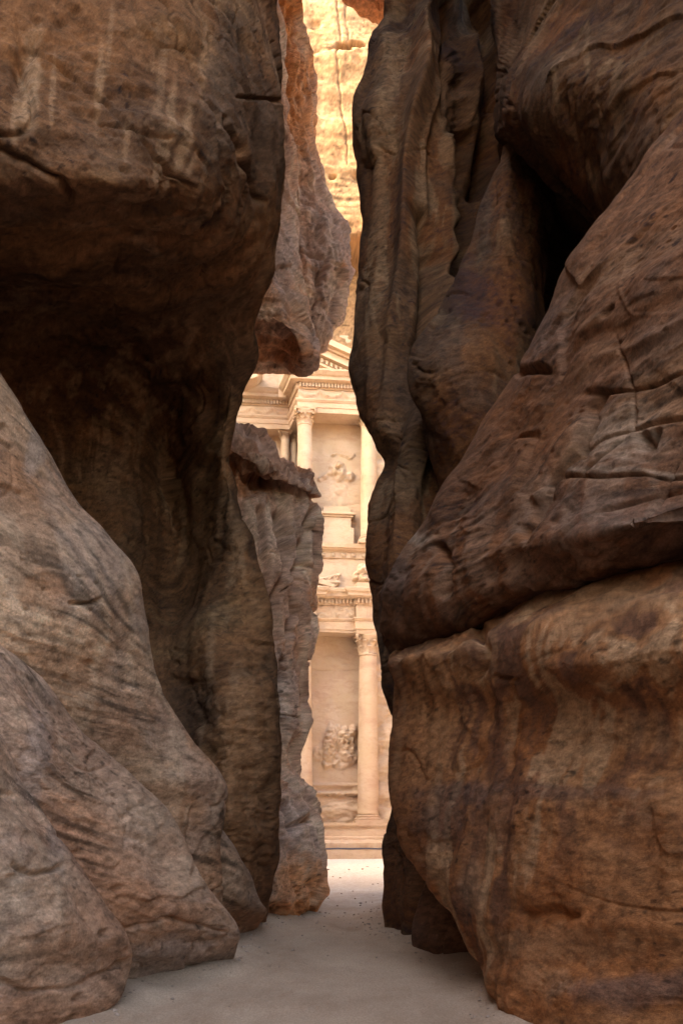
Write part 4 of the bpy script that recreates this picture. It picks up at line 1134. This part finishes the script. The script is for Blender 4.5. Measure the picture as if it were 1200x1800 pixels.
def low_wall(px, py, u, z):
    h = np.zeros(px.shape)
    # worn rider and horse
    R = np.zeros(px.shape)
    for e in ((580, 1312, 13, 38, .55, .12), (582, 1290, 9, 18, .45, 0), (607, 1300, 16, 24, .75, 0), (618, 1288, 10, 14, .65, .3), (612, 1322, 17, 22, .55, 0), (595, 1285, 6, 12, .3, 0), (575, 1335, 8, 18, .4, .2), (590, 1338, 9, 15, .35, -.3), (622, 1330, 8, 14, .4, .4), (560, 1325, 12, 14, .16, 0), (603, 1345, 16, 8, .22, -.3), (581, 1276, 3.5, 8, .25, 0)):
        R = np.maximum(R, ell(px, py, *e[:4], e[4], e[5]))
    folds = 0.06 * np.sin((py - 1290) * 0.55 + 0.09 * (px - 575) ** 2 * 0.5 + 2 * noise(np.stack([px * .05, py * .05, 0 * px], -1), 4))
    R = R + folds * (R > 0.15) * ((px < 593))
    R = R * np.clip(1 + 0.8 * fbm(np.stack([u * 2.6, z * 2.6, 0 * u], -1), 5, 8, 0.6), 0.15, 1.5) * 0.75
    h += R
    # moulded panel and broken ledge under it
    h += 0.10 * sstep(1376, 1378, py) * sstep(1403, 1401, py)
    h += 0.10 * sstep(1377, 1378.5, py) * sstep(1383, 1381.5, py)
    ins = sstep(552, 553, px) * sstep(619, 618, px) * sstep(1383, 1384, py) * sstep(1391.5, 1390.5, py)
    h -= 0.10 * ins
    wv = 2.0 * noise(np.stack([px * 0.12, 0 * px, 0 * px], -1), 21)
    h += (0.42 + 0.12 * noise(np.stack([px * .2, py * .2, 0 * px], -1), 22)) * sstep(1391.5, 1393, py) * sstep(1398.5 + wv, 1397 + wv, py)
    # natural rock left at the foot, with a slanting break
    foot = sstep(1399, 1404, py)
    h += foot * (0.25 + 0.14 * fbm(np.stack([u * 0.9, z * 2.2, 0 * u], -1), 5, 31))
    dd = py - (1421 - (px - 552) * 0.21) + 3 * noise(np.stack([px * .08, 0 * px, 0 * px], -1), 33)
    h += foot * 0.22 * sstep(-1.0, 0.8, dd) * sstep(40, 10, dd)
    # cracks in the wall
    for x0, x1, y0, sl in ((592, 628, 1147.5, -0.05), (549, 628, 1179, -0.02), (600, 630, 1166, 0.1)):
        h -= 0.10 * np.exp(-((py - y0 - sl * (px - x0)) / 0.7) ** 2) * (px > x0) * (px < x1)
    h -= 0.12 * np.exp(-(((px - 593) / 3) ** 2 + ((py - 1246) / 2) ** 2))
    return h
panel("bay_wall", uL - 7, uR + 0.2, z_plinth - 0.1, zto + 0.2, WB, low_wall, 0.075, seed=41, rough=0.05)
rough = lambda px, py, u, z: 0.30 * fbm(np.stack([u * 0.5, z * 0.8, 0 * u], -1), 5, 51, 0.58) + 0.10 * np.tanh(3 * noise(np.stack([u * .3, z * 1.1, 0 * u], -1), 53)) * sstep(1300, 1370, py)
panel("rough_rock", uR + 0.15, XR, z_plinth - 0.1, Z(1000, 0), 0.25, rough, 0.10, seed=52, rough=0.08)

# entablature: breaks forward over the columns
rs = 0.95
eA = [(XL, 0.75), (uL - rs, 0.75), (uL - rs, 1.12), (uL + rs, 1.12), (uL + rs, 0.75), (uR - rs, 0.75), (uR - rs, 1.12), (uR + rs + 0.2, 1.12), (uR + rs + 0.2, 0.55), (XR, 0.55)]
y2z = lambda y: Z(y, 1.0)
sweep("architrave", eA, [(-2.4, zto), (-0.02, zto), (0.0, y2z(1106)), (0.05, y2z(1105.5)), (0.05, y2z(1092)), (0.10, y2z(1091)), (0.20, y2z(1087.5)), (0.20, y2z(1085.5)), (-2.4, y2z(1085.5))], seed=61)
def frieze_relief(px, py, u, z):
    a = np.abs(noise(np.stack([u * 1.6, z * 1.9, 0 * u], -1), 71)); b = fbm(np.stack([u * 3, z * 3, 0 * u], -1), 3, 72)
    return 0.05 + 0.10 * sstep(0.25, 0.0, a) * sstep(-0.1, 0.3, b)
sweep("frieze", eA, [(-2.4, y2z(1085.3)), (-0.02, y2z(1085.3)), (-0.02, y2z(1063)), (-2.4, y2z(1063))], seed=63, wear=0.03)
panel("garland", uL + rs + 0.05, uR - rs - 0.05, y2z(1084), y2z(1064), 0.71, frieze_relief, 0.06, seed=65, rough=0.06)
def dentil_row(name, segs, z0, z1, dw, gap, parent=temple):
    """row of small square teeth: segments of (u0, u1, w)"""
    V, Fc = [], []
    for u0, u1, w in segs:
        n = int((u1 - u0) / (dw + gap))
        for k in range(n):
            a = u0 + (k + 0.3) * (u1 - u0) / n
            b = a + dw
            i = len(V)
            for ww in (w - 0.3, w):
                V += [lv(a, ww, z0), lv(b, ww, z0), lv(b, ww, z1), lv(a, ww, z1)]
            Fc += [(i, i + 3, i + 2, i + 1), (i + 4, i + 5, i + 6, i + 7), (i, i + 1, i + 5, i + 4), (i + 2, i + 3, i + 7, i + 6), (i + 1, i + 2, i + 6, i + 5), (i + 3, i, i + 4, i + 7)]
    o = poly_obj(name, V, Fc, M_FAC, parent); fix_normals(o); o["kind"] = "stuff"
    return o
cor = sweep("cornice", eA, [(-2.4, y2z(1063)), (0.06, y2z(1063)), (0.12, y2z(1060)), (0.12, y2z(1053)), (0.36, y2z(1052.5)), (0.62, y2z(1050)), (0.64, y2z(1046)), (0.78, y2z(1043)), (0.84, y2z(1038.5)), (0.80, y2z(1037)), (-2.4, y2z(1036))], seed=67, wear=0.055)
dentil_row("dentils", [(uL + rs, uR - rs, 1.06), (uR - rs, uR + rs, 1.43), (uL - rs, uL + rs, 1.43), (XL, uL - rs, 1.06)], y2z(1060.5), y2z(1053.5), 0.15, 0.10, cor)

# attic over the lower cornice, end of the middle pediment, worn beast on its block
za0, za1 = Z(1040, 0.3), Z(960, 0.3)
panel("attic_wall", XL, XR, za0 - 0.5, Z(955, 0.1), 0.1, None, 0.2, seed=81, rough=0.05)
k0 = Ux(583, 1.0)
sl = math.tan(math.radians(14.5))
zr = Z(1034, 1.0, 583)
def rake(name, u_end, z_end, slope, length, v0, v1, w0, w1, parent=temple):
    return prism(name, [(u_end, z_end + v0), (u_end - length, z_end + v0 + slope * length), (u_end - length, z_end + v1 + slope * length), (u_end, z_end + v1)], w0, w1, parent)
rake("raking_cornice", k0 + 0.1, zr, sl, 9.0, -0.02, 0.22, 0.1, 1.35)
rake("raking_cornice", k0 - 0.2, zr, sl, 9.0, -0.22, -0.022, 0.1, 1.1)
prism("tympanum", [(k0 - 9.2, Z(1044, 1)), (k0 - 0.5, Z(1044, 1)), (k0 - 0.5, zr - 0.25), (k0 - 9.2, zr - 0.25 + sl * 8.7)], 0.1, 0.7)
box("scroll_base", Ux(548, .6), Ux(597, .6), 0.1, 1.0, Z(1027.5, .6), Z(1022.5, .6), bev=0.03)
prism("scroll_shoulder", [(Ux(575, .6), Z(1036, .6)), (Ux(585, .6), Z(1036, .6)), (Ux(594, .6), Z(1027.7, .6)), (Ux(575, .6), Z(1027.7, .6))], 0.1, 0.9)
def scroll(px, py, u, z):
    edge = sstep(1011 + (598 - px) * 0.26 - 4, 1011 + (598 - px) * 0.26, py) * sstep(599, 597, px + (py - 1010) * 0.55)
    r = np.zeros(px.shape)
    for cx, cy, rr in ((571, 1017, 3.6), (578, 1017.2, 3.6), (564, 1019, 3.2), (586, 1015, 4), (593, 1012, 3.5), (557, 1020, 3)):
        dd = np.hypot(px - cx, py - cy)
        r = np.maximum(r, np.exp(-((dd - rr * 0.72) / 0.6) ** 2))
    return edge * (0.30 + 0.16 * r + 0.10 * noise(np.stack([u * 5, z * 5, 0 * u], -1), 91))
panel("scroll", Ux(548, .3), Ux(600, .3), Z(1022.4, .3), Z(1007, .3), 0.14, scroll, 0.035, seed=92, rough=0.0)
box("statue_block", Ux(626, 1), Ux(662, 1), 0.1, 1.25, Z(1037, 1), Z(1024, 1), bev=0.04)
def beast(px, py, u, z):
    R = np.zeros(px.shape)
    for e in ((640, 1010, 16, 17, .8, -.5), (628, 1012, 7, 10, .6, .3), (648, 1000, 12, 12, .7, 0), (636, 1000, 8, 9, .6, -.6), (645, 1020, 18, 8, .7, 0), (622, 1014, 3, 7, .3, .2)):
        R = np.maximum(R, ell(px, py, *e[:4], e[4], e[5]))
    return R * (1 + 0.6 * fbm(np.stack([u * 2.2, z * 2.2, 0 * u], -1), 4, 95)) - 0.06
panel("worn_beast", Ux(614, .4), Ux(668, .4), Z(1026, .4), Z(985, .4), 0.15, beast, 0.05, seed=96, rough=0.0)
# rosette band and sill of the upper storey
zR0, zR1 = Z(981, 0.2), Z(970.5, 0.2)
sweep("rosette_band", [(XL, 0.12), (XR, 0.12)], [(-1.0, zR0), (0.08, zR0), (0.10, zR0 + 0.05), (0.05, zR0 + 0.07), (0.05, zR1), (-1.0, zR1)], seed=101, wear=0.012)
for x in (549, 566.5, 585, 603.5, 621, 640):
    u0 = Ux(x, 0.2, 976); z0 = Z(976, 0.2)
    V = [lv(u0, 0.27, z0)]; n = 16
    for k in range(n):
        r_ = 0.15 + 0.035 * math.cos(k * math.pi)
        V.append(lv(u0 + r_ * math.cos(2 * math.pi * k / n), 0.25 + 0.02 * math.cos(k * math.pi), z0 + r_ * math.sin(2 * math.pi * k / n)))
    for k in range(n):
        V.append(lv(u0 + 0.19 * math.cos(2 * math.pi * k / n), 0.14, z0 + 0.19 * math.sin(2 * math.pi * k / n)))
    Fc = [(0, 1 + k, 1 + (k + 1) % n) for k in range(n)] + [(1 + k, 1 + n + k, 1 + n + (k + 1) % n, 1 + (k + 1) % n) for k in range(n)]
    ro = poly_obj("rosette", V, Fc, M_FAC, temple, True); fix_normals(ro)
sweep("sill_cornice", [(XL, 0.12), (XR, 0.12)], [(-1.5, zR1), (0.10, zR1), (0.12, Z(968.5, .3)), (0.30, Z(967, .3)), (0.34, Z(965.5, .3)), (0.46, Z(964, .3)), (0.52, Z(957.5, .3)), (-1.8, Z(957, .3))], seed=103, wear=0.02)

# ---- upper storey
WU = -0.95
zf = Z(957, 0.3)
vL, vR = Ux(535.5, 0.1, 800), Ux(648, 0.1, 800)
zc2, zt2 = Z(751, 0.1), Z(726.5, 0.1)
column(vL, 0.1, zf, Z(944, .1), zc2, zt2, 0.56, 0.50, 21, label="upper column with a leafy capital above the ledge-topped rock")
column(vR, 0.1, zf, Z(944, .1), zc2, zt2, 0.60, 0.52, 22, label="upper column cut off by the gap's right edge")
def up_wall(px, py, u, z):
    R = np.zeros(px.shape)
    for e in ((595, 829, 13, 19, .45, 0), (612, 838, 11, 9, .32, .2), (594, 858, 18, 12, .2, 0), (583, 822, 5, 6, .28, 0)):
        R = np.maximum(R, ell(px, py, *e[:4], e[4], e[5]))
    arm = seg_dist(px, py, [(563, 843), (574, 836), (584, 828)])
    R = np.maximum(R, 0.20 * np.maximum(0, 1 - (arm / 4.5) ** 2) ** .5)
    sash = seg_dist(px, py, [(584, 801), (590, 797), (600, 799), (610, 804), (616, 806), (621, 800)])
    R = np.maximum(R, 0.22 * np.maximum(0, 1 - (sash / 2.2) ** 2) ** .5)
    legs = np.minimum(seg_dist(px, py, [(590, 850), (586, 870), (588, 888)]), seg_dist(px, py, [(600, 850), (604, 872), (600, 888)]))
    R = np.maximum(R, 0.13 * np.maximum(0, 1 - (legs / 5.0) ** 2) ** .5)
    under = 849 + 2 * noise(np.stack([px * .1, 0 * px, 0 * px], -1), 6)
    R = R * (1 - 0.55 * sstep(under - 1, under + 1, py))
    folds = 0.05 * np.sin(py * 1.3 + 0.3 * px)
    R = R + folds * (R > 0.1) * (px > 604)
    R = R * np.clip(1 + 1.0 * fbm(np.stack([u * 2.8, z * 2.8, 0 * u], -1), 5, 18, 0.6), 0.1, 1.6) * 0.75
    R -= 0.05 * np.exp(-((py - 890 + (px - 600) * 0.12) / 0.8) ** 2) * (px > 590)
    return R
panel("bay_wall", vL, vR, zf - 0.05, zt2 + 0.1, WU, up_wall, 0.075, seed=111, rough=0.03)
panel("rough_rock", vR + 0.2, XR, zf - 0.05, Z(600, 0), 0.0, rough, 0.14, seed=112, rough=0.08)
ped = box("pedestal", Ux(564, -.7, 940), Ux(621, -.7, 940), WU - 0.1, -0.3, zf, Z(930, -.7), bev=0.03)
box("dado", Ux(567, -.8, 920), Ux(616, -.8, 920), WU - 0.1, -0.42, Z(930, -.7), Z(911.5, -.7), ped, 0.02)
box("cap", Ux(565, -.7, 908), Ux(620, -.7, 908), WU - 0.1, -0.32, Z(911.5, -.7), Z(908, -.7), ped, 0.02)
box("cap", Ux(562.5, -.7, 905), Ux(623.5, -.7, 905), WU - 0.1, -0.18, Z(908, -.7), Z(903.5, -.7), ped, 0.03)
box("statue_foot", Ux(567, -.8, 898), Ux(615.5, -.8, 898), WU - 0.1, -0.5, Z(903.5, -.7), Z(892, -.7), ped, 0.03)

# upper entablature: front over the columns, stepping back on the left
WF, WBK = 0.75, -2.1
cF = Ux(523, WF, 715); cB = Ux(508, WBK, 730)
eU = [(-22.0, WBK), (cB, WBK), (cF, WF), (XR, WF)]
y2 = lambda y: Z(y, WF)
sweep("architrave", eU, [(-1.9, y2(727)), (-0.02, y2(727)), (0.0, y2(719)), (0.05, y2(718.5)), (0.05, y2(710.5)), (0.10, y2(709.5)), (0.18, y2(706.5)), (0.18, y2(704.5)), (-1.9, y2(704.5))], seed=121, wear=0.015)
def gar2(px, py, u, z):
    a = noise(np.stack([u * 1.5, z * 1.8, 0 * u], -1), 131)
    sw = np.abs(((u / 1.6) % 1.0) - 0.5) * 2
    line = np.exp(-((z - y2(699) - 0.35 * (sw ** 2)) / 0.16) ** 2)
    return 0.04 + 0.14 * line * (0.6 + 0.8 * np.abs(noise(np.stack([u * 4, z * 4, 0 * u], -1), 133))) + 0.05 * sstep(0.1, 0.4, a)
sweep("frieze", eU, [(-1.9, y2(704.5)), (-0.04, y2(704.5)), (-0.04, y2(687.5)), (-1.9, y2(687.5))], seed=123, wear=0.012)
panel("garland", cF + 0.05, XR, y2(703.5), y2(688.5), WF - 0.03, gar2, 0.05, seed=135, rough=0.02)
panel("garland", -14.0, cB - 0.05, y2(703.5), y2(688.5), WBK - 0.03, gar2, 0.06, seed=136, rough=0.02)
cor2 = sweep("cornice", eU, [(-1.9, y2(687.5)), (0.05, y2(687.5)), (0.10, y2(685)), (0.10, y2(678)), (0.34, y2(677.5)), (0.60, y2(676)), (0.62, y2(671)), (0.74, y2(669)), (0.92, y2(663.5)), (0.92, y2(661)), (-1.9, y2(660))], seed=125, wear=0.02)
dentil_row("dentils", [(cF + 0.05, XR - 1, WF + 0.28), (-14.0, cB - 0.1, WBK + 0.28)], y2(685), y2(678.2), 0.14, 0.08, cor2)
# recessed part on the left
xw = -3.5
panel("recess_wall", -16, cF + 0.1, zf, y2(640), xw, None, 0.25, seed=141, rough=0.03)
zc3, zt3 = Z(777, -2.8), y2(727)
for x, lab in ((501.5, "slim recessed upper column nearest the stepped corner"), (516, None), (436, None)):
    column(Ux(x, -2.8, 760), -2.8 if x != 516 else -3.2, zf, zf + 0.5, zc3, zt3 - 0.002, 0.36, 0.34, 31 + int(x), label=lab)
panel("return_wall", -16, XR, y2(662), y2(560), -1.4, None, 0.2, seed=143, rough=0.04)
box("pilaster", Ux(489, -1.3, 680), Ux(504, -1.3, 680), -1.5, -1.2, y2(680), y2(640), bev=0.02)
prism("cornice_tip", [(Ux(430, -1, 680), Z(692, -1)), (Ux(452, -1, 680), Z(684, -1)), (Ux(462, -1, 672), Z(669, -1)), (Ux(454, -1, 672), Z(671, -1)), (Ux(447, -1, 672), Z(664, -1)), (Ux(430, -1, 672), Z(662, -1))], -1.4, 0.2)
# half pediment above
u_e = Ux(668, 0.9, 660); z_e = Z(656, 0.9, 668); sl2 = 0.40
Lr = Ux(668, .9) - Ux(530, .9)
for v0, v1, w1 in ((0.02, 0.42, 1.55), (-0.16, 0.02, 1.2), (-0.52, -0.16, 1.0), (-0.74, -0.52, 1.2), (-1.16, -0.74, 0.75), (-1.34, -1.16, 0.9)):
    rake("raking_cornice", u_e, z_e, sl2, Lr, v0, v1 - 0.003, -1.0, w1)
V, Fc = [], []
L = 0.0
while L < Lr - 0.3:
    ua = u_e - L - 0.24; ub = ua + 0.15
    i = len(V)
    for ww in (0.5, 0.98):
        for uu, vv in ((ua, -1.14), (ub, -1.14), (ub, -0.86), (ua, -0.86)):
            V.append(lv(uu, ww, z_e + vv + sl2 * (u_e - uu)))
    Fc += [(i, i + 3, i + 2, i + 1), (i + 4, i + 5, i + 6, i + 7), (i, i + 1, i + 5, i + 4), (i + 2, i + 3, i + 7, i + 6), (i + 1, i + 2, i + 6, i + 5), (i + 3, i, i + 4, i + 7)]
    L += 0.33
dn = poly_obj("dentils", V, Fc, M_FAC, temple); fix_normals(dn); dn["kind"] = "stuff"
prism("tympanum", [(cF + 0.3, y2(662)), (u_e + 1, y2(662)), (u_e + 1, z_e - 1.0), (cF + 0.3, z_e - 1.0 + sl2 * (u_e - cF))], -1.2, 0.35)

# ------------------------------------------------------------------ pipe along the step, pebbles in the court
def tube_obj(name, p0, p1, r, mat):
    d = (Vector(p1) - Vector(p0)); q = d.to_track_quat('Z', 'Y')
    V, Fc = [], []
    n, m = 40, 12
    for i in range(n + 1):
        c = Vector(p0) + d * (i / n) + Vector((0, 0, 0.012 * math.sin(i * 1.7)))
        for j in range(m):
            a = 2 * math.pi * j / m
            rr = r * (1.25 if i % 10 == 0 else 1.0)
            V.append(c + q @ Vector((rr * math.cos(a), rr * math.sin(a), 0)))
    for i in range(n):
        for j in range(m):
            Fc.append((i * m + j, i * m + (j + 1) % m, (i + 1) * m + (j + 1) % m, (i + 1) * m + j))
    Fc += [tuple(range(m))[::-1], tuple(range(n * m, n * m + m))]
    return poly_obj(name, V, Fc, mat, None, True)
zst = Z(1493, 2.0)
a = to_world(np.array(-12.0), np.array(zst + 0.05), 2.13); b = to_world(np.array(8.0), np.array(zst + 0.05), 2.13)
o = tube_obj("pipe", tuple(a), tuple(b), 0.055, M_PIPE)
tag(o, "thin dark pipe lying along the step in front of the temple", "pipe")

def pebble(px_, py_, size, seed):
    d = 1600 * CAMZ / (py_ - HY)
    c = unproj(px_, py_, d)
    import bmesh
    bm = bmesh.new()
    bmesh.ops.create_icosphere(bm, subdivisions=2, radius=1)
    r_ = random.Random(seed)
    sx, sy, sz = size * r_.uniform(.8, 1.4), size * r_.uniform(.6, 1.0), size * r_.uniform(.45, .7)
    for v in bm.verts:
        n_ = 1 + 0.25 * math.sin(v.co.x * 3 + seed) * math.cos(v.co.y * 2.6 + seed * 2)
        v.co = Vector((v.co.x * sx * n_, v.co.y * sy * n_, v.co.z * sz))
    me = bpy.data.meshes.new("pebble"); bm.to_mesh(me); bm.free()
    me.materials.append(M_PEB)
    o = link(bpy.data.objects.new("pebble", me))
    o.location = (c[0], c[1], sz * 0.45)
    return tag(o, "small dark pebble lying on the pale sand of the court", "pebble", "pebbles on the sand of the court")
rp = random.Random(5)
spots = [(633, 1588, .055), (593, 1593, .045), (645, 1524, .10), (637, 1528, .10), (620, 1567, .05), (577, 1529, .09), (613, 1529, .07), (598, 1544, .08), (600, 1571, .04), (577, 1579, .04), (578, 1588, .045), (624, 1580, .04), (633, 1592, .04), (654, 1586, .03), (664, 1554, .06), (655, 1555, .05), (656, 1575, .04), (555, 1602, .04), (562, 1604, .05), (572, 1605, .04), (606, 1605, .03), (531, 1609, .05), (665, 1525, .08), (585, 1542, .06), (606, 1534, .06), (643, 1586, .035), (630, 1607, .03), (660, 1608, .03), (648, 1609, .03), (622, 1608, .03)]
for i, (x, y, sz) in enumerate(spots):
    pebble(x, y, sz * 0.62, i)

# loose grit fallen from the walls along both edges of the path
def make_gravel():
    import bmesh
    bm = bmesh.new(); bmesh.ops.create_icosphere(bm, subdivisions=1, radius=1)
    base = np.array([v.co[:] for v in bm.verts]); fac = np.array([[v.index for v in f.verts] for f in bm.faces]); bm.free()
    rg = np.random.RandomState(11)
    yk = [7, 8, 9.9, 11.1, 13, 15, 18, 20]
    V, Fc = [], []
    for k in range(420):
        y = rg.uniform(7.2, 20)
        xl = np.interp(y, yk, [-2.2, -2.15, -2.2, -1.35, -1.45, -1.5, -1.35, -0.65]); xr = np.interp(y, yk, [1.4, 1.45, 1.6, 1.7, 1.2, 0.75, 0.75, 0.9])
        off = rg.exponential(0.16) if rg.rand() < 0.8 else rg.uniform(0, 1.3)
        x = xl + 0.05 + off if rg.rand() < 0.5 else xr - 0.05 - off
        r = 0.006 + 0.022 * rg.rand() ** 3
        q = base * (1 + 0.3 * rg.uniform(-1, 1, base.shape)) * np.array([r * rg.uniform(.8, 1.5), r, r * rg.uniform(.5, .8)])
        a = rg.uniform(0, 6.28); c, sn = math.cos(a), math.sin(a)
        q = np.stack([q[:, 0] * c - q[:, 1] * sn, q[:, 0] * sn + q[:, 1] * c, q[:, 2]], -1)
        hit, loc, nrm, idx = GROUND.ray_cast(Vector((x, y, 3.0)), Vector((0, 0, -1)))
        z = loc.z if hit else 0.0
        Fc.append(fac + len(V) * len(base)); V.append(q + np.array([x, y, z + 0.3 * r]))
    o = mesh_obj("gravel", np.concatenate(V), np.concatenate(Fc), M_PEB)
    tag(o, "loose grit and tiny stones along the edges of the path", "gravel", kind="stuff")
make_gravel()
